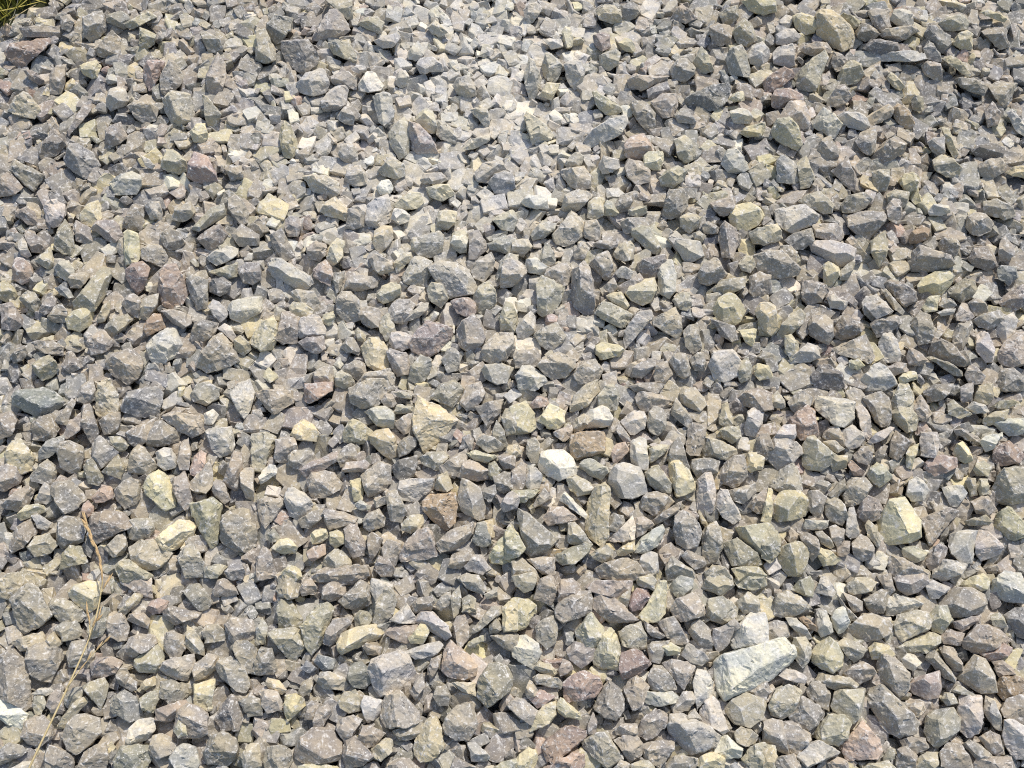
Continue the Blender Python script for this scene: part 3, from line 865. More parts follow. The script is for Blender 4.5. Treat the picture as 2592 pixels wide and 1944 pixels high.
k 108,8 114,0 120,-2 126,10 126,24 118,28 106,22;114,12 118,22 #tall yellowish outcrop stone
k 106,24 114,20 124,20 130,30 128,40 120,42 108,32;118,28
k 126,16 132,9 138,18 142,26 136,32 126,30;132,20
r 18,31 26,24 34,18 40,24 40,34 44,44 38,48 28,48 22,40;30,34 38,30 #large reddish upright stone
g 17,16 24,8 30,6 38,12 36,20 24,26 19,22;27,13
k 0,14 8,6 14,14 14,20 4,21;7,14
p 5,46 9,42 13,40 14,35 24,35 24,46 22,51 8,50;14,44
p 0,50 8,44 20,48 28,53 30,60 20,70 8,74 0,66;12,56
k 29,60 30,52 35,44 40,45 50,54 60,62 56,68 46,75 34,74 30,70;42,54 44,70 #smooth greenish-grey gable stone
p 61,42 66,40 73,35 82,42 84,48 78,54 70,57 64,50;72,44
g 47,46 52,38 60,36 64,42 66,54 58,50;57,43
g 105,62 106,50 110,40 116,44 124,50 118,60 112,66;112,48
p 131,52 132,42 146,42 148,54 144,64 132,62;142,46 144,58 #squared grey brick-like stone
y 119,60 122,55 130,52 128,62 124,74 120,72;124,62
r 134,73 138,66 150,61 163,64 164,72 152,77 144,80;142,69 152,70 #flat mauve-pink stone
y 160,60 163,52 168,50 174,57 177,66 170,69 164,66;169,58
r 194,56 200,52 208,50 216,55 222,62 218,68 202,71 194,68;200,60 214,64 #dark red-brown block at the right edge
g 193,92 198,80 204,73 214,72 224,74 226,100 212,104 202,104 194,98;204,84 208,94 #big pale-headed boulder at the right edge
r 69,70 72,66 80,72 84,76 82,79 74,79;77,73 #small rust oval chip
k 85,78 88,72 94,68 102,72 107,80 98,88 96,89 88,84;96,76
p 119,96 122,84 128,80 134,84 139,92 134,100 124,101;128,90 #rough white-grey lump
y 94,118 100,110 105,100 110,99 118,98 126,110 132,118 132,132 124,137 104,139 98,134 96,126;110,104 120,124 #large smooth yellow pear-shaped boulder
y 4,102 10,94 16,91 26,92 34,98 36,105 32,114 20,118 8,119 4,112;18,102 #lichen-green round stone
g 48,102 50,98 60,99 66,104 69,114 64,122 54,118 50,112;60,106
g 75,112 80,102 86,96 96,100 100,110 94,117 84,120;86,106
g 65,96 70,82 84,81 90,88 80,104 68,106;78,90
g 132,116 140,112 156,107 165,110 158,118 146,132 140,140 136,130;150,114 144,124 #pointed dark beak-shaped stone
p 156,140 157,130 164,127 172,126 181,127 180,140 176,154 168,156 158,146;172,132 168,146 #smooth white-grey rounded block
p 179,136 182,126 190,127 204,141 198,148 184,153 179,146;188,138
k 194,124 198,112 208,106 214,116 226,124 226,132 212,135 198,130;208,122
p 31,125 32,117 42,117 52,118 52,124 42,127;42,120
p 67,130 70,107 74,107 78,122 79,132 72,134;74,120 #thin pale upright sliver
k 84,122 87,118 94,124 97,136 95,141 86,132;90,127
y 7,146 12,140 24,136 32,138 36,144 34,156 28,166 18,166 10,156;20,142 28,150 #rounded yellow-green boulder
g 72,138 80,130 86,132 92,142 90,150 82,154 74,148;82,140
k 41,128 47,127 54,134 57,140 54,142 46,138;49,132
y 42,148 46,142 54,144 63,152 58,156 48,157;52,149
g 60,142 64,135 71,136 70,146 66,150 60,148;66,141
g 53,124 58,122 67,126 66,134 60,141 55,134;60,130
g 27,130 34,128 44,134 44,146 38,153 34,146;37,138
g 102,156 106,148 116,150 126,155 138,164 128,172 108,170;112,156 #granular grey wedge
k 116,142 128,140 138,145 134,152 124,156 118,152;124,146
g 136,154 140,144 148,138 155,142 150,156 140,162;146,146
p 142,160 150,152 160,152 172,156 168,164 152,170 142,168;158,156
k 178,116 188,113 194,119 190,122 174,122 170,119;182,117
g 176,102 184,97 190,97 197,108 190,114 180,112;186,103
k 178,74 180,68 186,67 193,71 190,80 180,80;184,72
p 150,90 156,88 168,88 172,94 164,106 158,106;160,96
k 170,84 173,81 179,82 181,96 175,97;176,88
k 180,90 182,82 190,82 191,94 184,97;186,88
g 161,40 168,39 182,46 184,50 172,49 164,44;172,44
p 182,50 188,45 202,42 203,46 194,56 188,58;192,49
p 193,32 206,30 222,30 224,42 208,45 198,38;208,36
k 186,30 196,24 208,22 206,30 190,36 185,34;196,28
k 192,20 200,15 212,14 216,16 206,22;203,17
k 155,18 160,14 168,20 176,26 166,30 156,26;163,21
p 170,22 176,15 188,18 191,24 180,26;180,19
k 178,14 182,2 194,0 195,12 190,17 180,17;187,8
b 166,2 178,-2 176,14 167,16;172,6
g 134,6 144,0 160,0 158,8 150,14 138,16;150,6
p 76,20 82,18 88,28 90,44 86,49 80,38;84,28
p 86,50 94,42 106,37 109,38 100,48 90,52;98,44
k 48,50 58,49 66,56 60,60 52,56;57,52
g 92,60 100,52 103,54 100,64 94,68;98,57
g 74,62 80,54 86,54 91,62 88,70 78,68;83,60
k 54,66 60,62 68,62 68,72 56,76;62,66
g 30,100 36,92 44,92 50,98 47,112 40,116 36,108;42,100
y 0,90 4,92 4,108 2,120 -6,118;1,104
k -4,122 4,122 11,134 10,146 2,154 -6,150;4,138
g 36,90 44,83 52,84 55,88 48,96;46,87
g 52,96 60,86 66,82 68,90 58,100;60,92
g 2,88 8,76 20,68 26,74 30,92 14,96;18,84
@0,3
g 9,20 14,14 26,4 34,12 38,22 45,34 34,44 21,49 15,42;22,20 32,28 #big flat grey shield in the lower left
k -6,6 6,-2 20,-4 22,4 16,16 8,20 0,18;10,8
y 59,14 64,8 76,4 86,5 87,18 83,28 77,32 72,26 64,23 60,18;74,14 #smooth yellow-grey stone behind the dry stalk
g 41,28 45,20 56,19 66,24 74,34 70,40 60,38 52,40;56,26
g 22,72 24,60 40,56 52,60 56,68 48,80 44,92 30,88 25,84;30,70 46,70 #wide stepped grey block
k 10,57 22,52 36,48 41,60 30,66 18,64;28,57
g -8,74 4,66 12,63 18,66 25,80 26,100 27,112 22,116 8,110 -8,102;12,74 16,100 #large speckled grey boulder at the left edge
w -6,104 2,107 14,112 25,120 18,132 8,128 -6,120;10,116 #cream white slab at the left edge
g 57,66 62,57 72,55 80,58 82,68 80,78 70,80 60,78;66,64 #flat grey stone under the dry stalk
g 78,76 84,71 96,70 106,74 100,84 88,88 80,88;90,76
g 94,32 100,30 108,34 112,44 110,56 102,56 94,52 92,42;104,38 98,50
g 109,60 112,53 124,50 134,52 136,58 126,66 116,70 109,67;120,60
k 116,72 124,66 136,59 142,68 141,78 134,84 120,83 116,78;130,72 #smooth pale grey flat stone
g 142,60 143,50 150,48 160,52 161,62 156,70 146,71;150,54
k 160,50 162,43 170,50 176,60 176,68 166,66 160,60;168,58
g 137,80 140,74 156,70 168,67 168,76 162,90 154,90 142,84;150,76 #pale wedge-shaped grey stone
t 165,82 168,76 180,67 188,70 187,80 178,88 168,91;177,78 #flat reddish-tan stone in the lower left
g 186,78 190,72 202,70 212,80 216,94 212,101 204,100 192,88;196,76 206,96 #long grey wedge beside reddish-tan stone
g 158,14 164,8 172,7 176,14 184,21 180,28 172,30 162,20;172,18
g 184,14 188,4 194,2 204,10 206,16 194,16 186,18;194,10
g 104,6 112,-4 130,-2 132,12 132,19 124,18 112,8;124,4
r 126,28 130,22 137,19 146,22 142,31 132,34;136,26 #mauve-red chip right of the dry stalk
g 110,38 112,33 124,32 130,38 128,46 122,44;120,37
b 95,116 98,104 108,98 118,104 120,112 125,122 112,126 100,120;106,106 112,116
k 71,96 78,91 90,88 94,94 92,104 87,115 80,108;84,98 #smooth inverted grey triangle
g 54,140 57,128 64,120 74,119 86,123 87,135 80,144 66,154 58,150;66,126 70,148 #big faceted grey boulder lower left
g 18,138 22,126 30,121 38,120 46,130 48,138 38,144 33,149 24,145;28,132 36,134
g 38,156 42,146 52,149 64,156 62,168 40,170;52,156
g 66,168 72,152 82,146 91,144 94,158 90,170;84,152
k 98,160 104,147 116,147 128,146 131,158 124,170 100,170;112,152 120,160
g 128,150 132,138 140,136 148,140 154,147 148,154 138,158 130,156;140,148
p 146,158 152,148 158,145 169,148 172,160 168,170 152,168;158,152
g 176,152 182,138 192,134 204,140 206,156 196,164 180,162;190,142 198,150
g 150,132 154,116 162,110 170,112 180,119 179,136 172,140 156,140;162,118 176,124
y 150,134 156,119 161,128 162,138 154,140;157,128
p 108,146 112,132 120,124 133,123 135,132 126,142 118,146;116,136 130,128
g 134,124 134,115 142,112 160,107 164,112 156,120 146,126;146,116
g 138,104 140,92 148,90 162,94 164,102 156,110 146,112;148,98
y 167,112 168,94 176,91 186,89 185,102 182,116 172,116;174,100
k 120,106 128,102 138,97 138,106 132,118 122,116;130,108
y 120,98 124,90 134,87 134,94 126,99;128,94
g 186,124 192,110 200,102 208,108 212,120 206,134 192,134;200,112 206,122
k 177,58 174,48 178,42 188,42 197,50 194,56 184,54;186,46
g 200,62 204,56 214,56 222,62 222,82 212,84 206,72;212,66
g 194,42 200,36 218,38 222,52 210,54 204,64 198,54;208,46
k 50,130 54,122 66,108 74,104 75,109 66,120 56,131;64,116
g 39,112 44,102 50,97 55,108 54,119 44,118;48,108
g 56,110 58,100 66,96 72,96 70,106 60,114;64,102
k 28,114 30,104 38,103 40,110 36,120 30,120;34,108
p 28,102 34,96 44,96 47,100 40,104;38,99
g -6,154 8,144 20,146 24,152 10,160 -6,166;10,152
p 6,168 20,160 28,160 32,170;22,164
g 100,86 104,80 110,80 114,88 108,96 102,93;106,86
g 107,96 112,88 118,92 118,98 114,100;112,93
k 75,48 80,36 88,26 95,28 94,40 88,52 78,54;86,40
g 140,30 148,26 160,28 174,32 170,36 152,42 142,36;154,32
k 102,32 106,26 116,14 124,16 118,24 108,34;114,24
g 46,46 54,40 66,39 72,50 64,54 54,56;60,45
k 39,56 46,48 54,58 48,62 42,62;46,54
g 206,108 218,104 226,106 226,120 214,122;216,110
g 207,156 214,146 224,144 226,166 212,168;216,154
@1,3
k 18,12 20,0 36,-2 40,10 36,18 28,20 20,18;26,8
g 38,12 42,4 48,2 54,12 52,16 40,17;46,8
g 56,20 58,10 66,4 76,6 77,14 72,20 64,22;61,13 74,10
k 18,28 22,20 30,22 40,36 40,44 28,46 20,44;28,34 24,40
k 39,44 46,34 52,26 62,22 68,28 64,38 58,46 56,60 48,68 42,60;58,34 50,54 #leaning flat khaki slab
k 10,50 16,46 34,44 40,48 42,62 34,74 28,72 20,62;14,52 36,52 #khaki wedge with shaded lower face
g 60,48 66,38 82,35 82,42 72,54 64,60 58,58;70,44
k 85,36 90,30 98,31 101,38 96,44 86,44;92,36
y 70,58 74,50 86,44 103,41 111,49 104,55 90,60 74,68 71,64;80,60 100,50 #bright yellow loaf with white end
g 101,40 104,24 112,10 118,10 122,22 118,34 108,42;106,26 114,24
w 98,12 100,2 108,4 118,8 114,16 104,24;106,10
p 116,38 122,32 130,24 138,36 138,41 124,41;130,32
g 134,26 140,19 152,17 155,24 150,31 138,32;145,22
t 153,26 160,18 168,12 170,22 160,30;162,20
k 170,14 176,8 177,20 175,32 171,36 168,24;173,18
g 111,50 116,45 130,42 140,42 139,50 130,58 118,54;124,48
y 132,54 138,48 142,42 150,42 150,48 144,59 134,58;142,50 #dogbone-shaped yellow stone
p 138,40 142,30 152,31 166,44 169,52 164,56 152,48;154,40
g 170,42 173,36 180,34 184,44 182,56 175,64 172,54;176,42
g 184,50 190,42 204,26 212,26 212,32 200,42 192,48;202,34
p 128,66 142,60 158,56 162,60 156,68 138,72;146,64
p 96,82 100,72 114,69 124,64 132,68 138,82 138,87 126,98 108,104 102,96;112,76 120,90 #large pale grey rectangular boulder
d 79,88 82,76 92,74 97,80 100,92 94,98 84,96;88,82
n 160,80 162,66 168,56 172,64 184,68 192,78 190,86 180,90 168,88 160,82;174,74 184,80 #big pinkish cracked boulder
k 191,104 192,90 202,76 210,74 218,78 222,88 220,100 206,110 200,114;206,88 212,98 #big khaki boulder with shaded right side
t 52,92 56,84 62,82 76,88 80,94 76,99 60,98;62,88 70,94
y 23,112 26,104 34,102 42,106 43,112 34,120 27,126;33,114 #yellow cube on dark stones
g 3,100 10,98 18,100 23,108 22,116 10,118 5,112;14,106
y 8,94 10,88 20,90 27,98 22,102;16,94
g 107,122 112,104 124,98 132,106 140,116 142,126 130,132 112,131;122,108 122,124 #two-lobed grey-brown slab
w 91,112 93,103 100,104 111,108 108,118 98,128 94,122;102,112 #cream kite-shaped stone
k 71,108 76,101 86,98 90,104 90,116 80,119 73,114;82,108
g 161,128 166,120 174,112 188,109 188,120 191,132 184,142 172,142 164,136;174,126 186,122 #white-crested grey stone
y 136,148 140,132 148,124 156,122 160,132 162,148 152,160 142,161 137,154;150,132 152,150 #large mustard boulder in the lower middle
g 87,142 92,130 100,130 106,134 112,136 104,146 96,149;98,136
g 33,152 38,140 50,130 66,132 74,144 74,158 60,162 42,162 34,158;48,142 64,152 #broad smooth grey-tan boulder
g 74,154 76,142 86,138 92,148 102,156 92,164 78,166;84,148
g 69,132 72,124 84,120 92,124 86,134 76,144;80,130
g 49,126 52,116 62,110 65,118 58,130 50,131;57,120
g 6,160 10,148 20,146 30,150 32,160 26,168 8,168;18,154
y 36,164 50,162 70,164 76,170 40,174;54,166
g 118,134 130,132 144,124 144,138 124,143;130,136
k 100,150 112,140 118,142 118,152 108,160 102,158;110,148
g 112,166 120,158 132,158 142,168 118,174;126,162
p 183,144 190,144 202,156 200,160 186,160;192,152
t 169,92 172,92 190,92 190,104 178,100;180,95
g 153,104 156,96 164,94 169,104 166,112 158,112;161,101
g 148,78 152,72 160,68 158,80 152,88 147,86;154,78
t 132,100 138,90 144,82 146,96 138,106;140,94
g 0,70 4,62 14,62 18,78 18,84 4,86 -4,84;8,72
g 36,102 40,92 48,86 50,94 46,104;44,94
b 38,80 44,74 53,80 46,84;45,78
b 50,74 54,68 68,72 66,80 58,82;60,74
k 0,46 6,36 10,44 8,58 0,60;6,46
y 213,28 218,22 226,24 226,46 214,48;218,32
g 201,42 208,36 213,46 208,50 202,50;206,43
k 182,60 188,54 196,52 196,56 186,62;190,57
g 92,62 96,58 108,62 107,68 96,68;101,63
k 178,20 184,16 190,20 190,32 178,31;183,25
k 198,16 208,10 209,18 200,20;204,15
g 173,2 182,-2 192,0 200,10 196,16 184,12;186,5
g 44,112 48,108 54,110 50,124 42,124;47,115
k 206,166 214,160 226,158 226,170;217,164
g 168,168 172,156 182,160 196,168;178,163
g 203,52 214,50 226,52 226,66 210,60;216,56
g 71,22 78,16 90,4 98,8 100,24 88,30 78,28;90,14
@2,3
y -6,30 0,20 14,20 20,26 20,32 12,44 4,48 -6,46;6,26 8,40 #blunt yellow block with shaded top
g 19,20 22,4 34,-2 39,8 37,18 34,25 24,18;29,6
k 0,0 20,-4 22,4 18,12 10,15 2,8;12,4
t 40,12 42,3 52,2 60,9 60,13 46,22 40,22;47,15
g 37,30 40,24 54,14 68,13 70,22 68,32 56,36 44,41 38,36;52,24 #grey-brown arched stone
g 70,22 72,14 82,16 98,26 110,38 104,40 86,40 76,34 70,28;82,38 84,20 #grey triangular slab
k 91,20 102,11 102,18 100,28 92,22;98,18
m 101,26 103,16 108,11 116,12 120,18 112,29 104,30;110,20 #flat mauve chip
y 109,36 118,20 128,5 133,5 134,12 133,32 126,40 114,40;128,14 122,28 #tall yellow pointed stone
g 137,28 142,20 158,14 164,22 166,34 156,36 146,40 140,36;150,22
k 167,32 170,20 182,17 190,22 196,28 194,36 182,42 172,38;174,28 188,30
k 164,10 168,0 180,-4 190,0 191,8 182,17 168,10;172,8
k 192,4 200,-4 218,-2 220,8 210,12 196,10;206,4
k 192,24 204,14 212,18 215,31 200,32;205,22
w 188,56 192,46 200,40 206,31 218,32 221,44 221,58 212,64 199,64 191,62;206,40 208,58 #bright white pyramid stone
w 174,76 182,68 200,64 222,60 234,53 243,62 245,69 238,77 222,90 208,94 196,104 184,108 177,98;192,96 232,76 #long streaky white slab in the lower right
k 55,48 62,40 68,31 74,38 79,46 78,56 70,64 58,62;66,46 #olive pyramid stone
y 69,70 74,60 80,48 86,45 91,54 94,66 92,80 78,80 71,76;84,58 84,74 #pale yellow standing cone
k 92,48 98,44 106,44 111,40 116,52 116,62 108,64 96,60;106,52
m 92,80 94,66 108,62 116,70 120,76 108,86 96,89;98,80 114,74 #dark maroon wedge
g 20,44 28,37 36,34 40,44 38,58 30,64 22,56;30,44
g 114,38 122,46 132,52 128,54 120,52 115,46;122,48
g 125,40 140,35 146,46 153,56 148,60 138,58 130,48;140,46
g 117,60 124,56 136,56 130,66 128,76 119,74;124,64
y 129,60 134,57 146,62 145,68 134,69;138,62
g 145,68 152,58 166,66 170,72 164,78 154,74;158,66
g 130,76 138,72 152,74 158,78 154,90 148,98 142,92;140,78
g 117,88 122,76 130,78 140,90 142,98 126,101 119,98;132,88 126,98 #grey gem-shaped stone
g 47,64 54,56 60,64 72,62 70,72 60,80 50,72;58,66
p 0,60 6,52 12,51 22,58 25,66 22,74 18,80 6,72 0,70;12,60 16,70
r 44,92 52,86 62,82 66,84 76,88 78,96 72,104 48,110 45,104;62,86 50,104 #long pinkish ridged boulder
g 70,114 76,102 84,90 92,96 97,106 96,116 90,125 80,122;86,98 84,116 #grey tent-shaped stone
w 156,92 160,81 168,82 174,92 172,104 164,108 160,116 158,100;168,92 166,100 #white-edged upright shard
w 160,124 164,112 172,103 178,108 184,122 188,134 182,136 168,128;174,112 176,126
k 184,114 190,106 202,101 218,106 220,112 216,124 206,131 192,128 186,120;196,110 208,120 #rounded khaki-grey boulder in the lower right
p 134,130 137,120 148,119 160,125 172,130 180,138 176,146 164,152 154,154 144,144 136,136;150,126 166,142 #large flat grey-brown hexagonal plate
g 107,136 112,124 124,114 134,120 134,128 126,138 116,142;122,122 126,130
p 111,100 124,102 138,100 144,104 142,110 126,113 116,110;128,105
g 138,112 148,100 156,100 160,106 152,116 140,118;150,106
g 96,98 100,90 108,86 118,96 112,112 104,117;108,96
y 22,118 28,110 38,108 38,120 32,128 16,134 24,126;30,118
y 38,112 42,105 50,112 58,118 60,124 46,122 40,118;47,114
k 18,80 24,74 34,76 39,84 34,87 26,84;28,79
t 18,88 26,84 40,88 43,92 42,98 30,95 20,93;30,88
r 26,146 32,140 46,130 52,129 64,134 65,138 56,146 46,152 38,162 30,160 28,152;40,142 32,154 #flat pink slab in the lower middle
r 28,166 40,160 52,153 62,154 63,164 50,172 30,174;48,160 #pink stone at the bottom edge
g 60,144 66,138 82,134 88,146 96,158 82,166 70,156;78,146 70,150
g 88,142 96,138 108,138 114,146 112,154 102,162 94,152;100,146
g 112,152 114,145 126,142 140,142 140,150 132,160 128,166 116,160;120,150 134,148
g 66,128 70,118 74,126 73,136 66,136;70,126
g -4,112 4,105 12,108 24,118 26,126 20,132 6,122;14,116
y 2,164 6,154 14,149 21,150 22,158 18,168 4,168;12,158
w 175,146 178,138 186,138 200,149 198,156 184,158 176,154;190,148
y 158,160 166,154 174,152 184,158 182,168 164,172;174,158
k 198,158 206,148 216,144 228,146 228,168 206,166;210,156
k 192,136 198,130 206,132 212,138 210,144 202,148 194,144;203,137
g 204,98 212,94 220,92 224,100 218,108 210,106;214,98
k 133,166 136,158 146,154 160,158 158,166 146,170;146,160
k 102,164 108,160 118,160 126,168 104,172;112,164
g 88,166 94,160 102,162 100,168;95,164
t 89,132 98,127 108,128 108,136 98,138 90,136;99,132
t 147,128 152,120 158,115 164,124 156,128;156,122
g 152,48 156,40 162,38 170,44 174,60 164,62 158,54;162,48
g 173,56 174,46 184,42 194,40 190,52 184,62 178,66;182,48
g 184,42 192,38 198,44 192,48;191,42
r 15,106 24,99 38,104 30,110 22,114;26,105
t 11,100 15,90 20,94 24,102 14,105;17,98
g 40,82 44,72 50,74 53,81 42,86;46,78
t 107,2 120,-2 125,4 122,12 114,10 108,8;116,4
g 64,10 72,4 80,6 90,8 104,4 102,14 92,20 80,14 70,14;88,10
p 138,6 146,0 157,2 156,10 144,20 138,14;148,8
@3,3
k 5,24 8,16 16,13 28,18 38,28 30,32 18,36 4,34;10,22 26,24
p 40,14 46,1 52,2 59,14 56,18 44,15;50,8
k 20,12 26,4 36,1 40,8 38,18 30,16;31,7
k 68,8 76,1 88,2 94,6 90,13 74,16 70,14;80,8
g 108,0 124,-6 138,-2 139,6 130,14 120,17 112,12;124,6 #speckled brown dome at top of lower right
g 146,24 152,15 162,10 176,10 187,16 189,24 184,32 172,35 158,36 148,30;164,20 178,26 #large speckled grey oval
p 192,14 194,4 204,-4 218,-2 222,8 222,24 208,22 194,18;206,8 #pale grey boulder at the right edge
y 166,8 174,2 186,-2 193,4 190,12 182,14 172,10;180,6
p 100,22 110,16 126,20 134,24 128,28 112,34 102,34;104,28 122,25 #split-faced flat grey stone
t 66,52 70,43 82,33 90,32 104,38 107,42 106,50 96,56 86,57 74,54;86,42 102,46 #large smooth tan diamond
k 108,42 112,34 128,29 138,32 142,40 140,46 126,50 116,56 110,50;120,40 132,44
k 138,34 146,26 154,26 160,38 150,50 142,47;150,36
p 40,34 44,30 50,30 54,38 56,48 46,52 42,46;48,40
p 55,36 60,28 66,26 71,40 66,48 61,50 56,44;63,38 #shield-shaped grey stone with pale rim
o 26,36 30,34 42,44 42,48 38,47 30,41;35,40 #rust-red sliver
p 15,36 24,37 34,46 38,54 28,52 18,42;26,44
g 0,42 8,38 16,40 18,52 12,56 0,60;8,46
k 19,62 22,53 32,52 37,62 36,74 30,80 24,72;29,62
y 37,66 44,58 48,53 52,52 60,58 65,68 64,78 56,84 46,80 38,74;50,62 54,76 #yellow-cored rounded stone
k 60,58 66,54 78,57 86,64 82,70 74,75 66,66;74,64
y 87,62 92,57 104,60 110,68 104,72 90,72;96,64 #half-buried bright yellow dome
g 94,76 98,68 108,68 114,76 122,84 122,98 112,106 104,98 96,88;106,78 112,94 #tall weathered grey-tan stone
k 112,62 124,54 142,48 149,52 150,58 136,66 118,66;132,56
g 168,56 176,48 180,42 190,42 202,48 210,55 204,60 188,62 180,68 170,62;184,54 #triangular grey-brown stone on the right
r 180,66 188,61 204,58 211,62 208,69 198,72 192,74;198,64 #salmon flat chip on the right
k 163,88 172,76 178,68 188,72 196,86 198,100 184,102 172,92;180,80 188,96 #smooth pale green-grey pentagon
o 198,96 200,88 208,85 220,88 226,98 218,104 204,107 199,102;208,94 #ochre-orange stone at the right edge
g 121,96 126,88 138,84 148,82 150,96 147,105 138,107 126,102;136,90 #rounded grey stone with ochre corner
k 136,72 138,64 144,64 150,74 162,88 162,92 152,88 142,78;146,74
g 148,62 152,60 160,62 168,76 168,82 160,82 152,72;158,68
p 115,72 120,67 126,68 133,75 126,82 118,79;122,73
k 41,90 44,83 56,86 70,88 78,94 74,99 58,98 46,92;56,90
p 9,86 14,80 24,82 33,87 33,92 22,92;20,86
g 64,86 74,76 82,74 90,78 94,84 86,90 78,94;80,80
k 54,112 58,98 70,97 83,98 82,112 80,122 74,128 64,120 56,116;66,104 74,118 #smooth khaki shovel-shaped stone
g 84,106 88,98 98,94 104,98 114,112 126,120 130,126 128,136 114,140 102,134 92,118;100,106 112,118 96,120 #longest grey-brown boulder in the lower right
k 0,112 6,98 18,93 30,99 28,108 20,120 12,124 2,120;14,104
g 18,120 22,108 30,104 44,112 48,118 44,128 34,134 22,128;30,113
g 33,98 38,91 48,92 54,102 52,116 44,112 34,104;44,100
k 38,138 46,130 52,120 66,120 72,128 68,140 60,148 48,144;52,134 62,132
g 12,126 22,126 36,136 38,142 28,150 25,156 18,154 14,144;24,136
g -4,126 4,123 12,126 14,146 18,154 8,148 -4,146;6,134
n 62,148 72,136 82,125 88,132 96,142 99,152 94,158 68,159;80,130 76,148 #pinkish-brown faceted mountain-shaped stone
p 25,156 34,146 44,142 56,148 62,153 46,160 34,165;44,150
g 135,134 137,120 148,115 160,114 166,124 166,133 156,142 146,150 138,142;150,122 152,136 #large rounded grey pentagon
p 163,124 165,104 172,102 184,104 186,122 182,136 174,140 166,134;173,112 182,124 #upright light grey pillar
p 186,116 188,104 196,108 202,124 202,134 196,132 190,124;193,116
w 203,138 204,124 212,124 222,130 226,134 226,156 214,158 206,148;210,130 222,140 #white-topped block at the right edge
g 201,116 206,106 220,102 226,106 226,128 214,126 204,122;212,112
g 148,152 156,144 166,146 174,156 176,166 160,172 150,164;160,152
g 168,146 174,141 184,146 196,158 184,162 178,156;182,150
g 110,158 112,150 120,147 128,156 128,166 112,168;118,154
k 127,160 136,152 146,153 148,164 136,170 128,168;138,158
g 182,140 192,134 200,138 204,152 198,156 190,150;194,142
g 114,142 124,138 136,140 138,148 128,154 118,150;126,144
g 194,74 202,72 212,80 214,85 200,86;204,78
g 160,40 172,36 184,34 182,40 168,48 161,45;172,40
k 192,34 200,31 203,40 207,44 198,46 194,42;198,38
b 204,34 214,28 226,26 226,56 216,52 208,42;216,38
g 148,52 156,46 170,50 166,60 152,58;158,52
g 82,20 92,14 104,10 106,18 100,32 90,34;96,20
g 65,14 72,18 82,22 82,30 74,32;75,22
p 136,8 142,4 150,8 157,10 148,20 140,20;146,12
g 94,0 106,-2 110,12 104,18 98,8;103,6
g 60,16 72,32 78,38 72,38 62,24;68,28
k 158,100 164,94 172,98 182,104 164,102;168,98
k 148,106 152,100 160,102 164,110 154,112;156,105
t 118,116 124,110 134,109 136,116 130,122 124,120;128,113
g 4,160 10,156 22,154 30,166 12,170;16,160
y -4,150 4,150 8,156 4,166 -4,168;3,157
k 99,156 104,149 110,150 109,158 100,162;105,154
g 52,162 60,156 68,160 70,168 56,170;62,162
k 80,168 88,162 104,160 110,166 100,172;94,165
g 176,166 180,157 196,158 210,156 214,166 190,170;194,162
"""
# ------------------------------------------------------------------ read the tracing
UNIT = 648.0 / 221.2
def read_traced():
    out = []
    cx = cy = 0
    for l in TRACED.strip().splitlines():
        l = l.strip()
        if l[0] == '@':
            cx, cy = map(int, l[1:].split(',')); continue
        mark = None
        if '#' in l:
            l, mark = l.split('#'); mark = mark.strip()
        c, rest = l.split(' ', 1)
        o, r = rest.split(';')
        f = lambda s: np.array([[float(a) for a in p.split(',')] for p in s.split()]) * UNIT + np.array([648.0 * cx, 486.0 * cy])
        P = f(o)
        a = 0.5 * abs(np.sum(P[:, 0] * np.roll(P[:, 1], -1) - np.roll(P[:, 0], -1) * P[:, 1]))
        out.append(dict(c=c, P=P, R=f(r), area=a, mark=mark))
    return out
stones = read_traced()
order = sorted(range(len(stones)), key=lambda i: -stones[i]['area'])
for k, i in enumerate(order):
    stones[i]['rank'] = k
N_SINGLE = 300

# ------------------------------------------------------------------ stone shapes
def hull_bm(pts):
    bm = bmesh.new()
    for p in pts:
        bm.verts.new(p)
    r = bmesh.ops.convex_hull(bm, input=bm.verts)
    junk = [v for v in bm.verts if not v.link_faces]
    bmesh.ops.delete(bm, geom=junk, context='VERTS')
    bmesh.ops.dissolve_limit(bm, angle_limit=math.radians(9), verts=bm.verts, edges=bm.edges)
    bm.normal_update()
    return bm

def planes_of(bm):
    A = []
    for f in bm.faces:
        n = f.normal; c = f.calc_center_median()
        A.append((n.x, n.y, n.z, n.dot(c)))
    return np.array(A)

def finish_bm(bm, bev, maxlen, rounds, segs=1):
    lay = bm.faces.layers.float.new('edge')
    old = set(f.index for f in bm.faces)
    try:
        r = bmesh.ops.bevel(bm, geom=list(bm.edges), offset=bev, offset_type='OFFSET', segments=segs,
                            profile=0.5, affect='EDGES', clamp_overlap=True)
        for f in r['faces']:
            f[lay] = 1.0
    except Exception:
        pass
    bmesh.ops.triangulate(bm, faces=bm.faces)
    for _ in range(rounds):
        ed = [e for e in bm.edges if e.calc_length() > maxlen]
        if not ed:
            break
        bmesh.ops.subdivide_edges(bm, edges=ed, cuts=1)
        bmesh.ops.triangulate(bm, faces=[f for f in bm.faces if len(f.verts) > 3])
    bm.normal_update()
    bm.verts.index_update()
    V = np.array([v.co[:] for v in bm.verts])
    Nn = np.array([v.normal[:] for v in bm.verts])
    F = np.array([[v.index for v in f.verts] for f in bm.faces], dtype=np.int64)
    Ed = np.array([f[lay] for f in bm.faces])
    return V, Nn, F, Ed

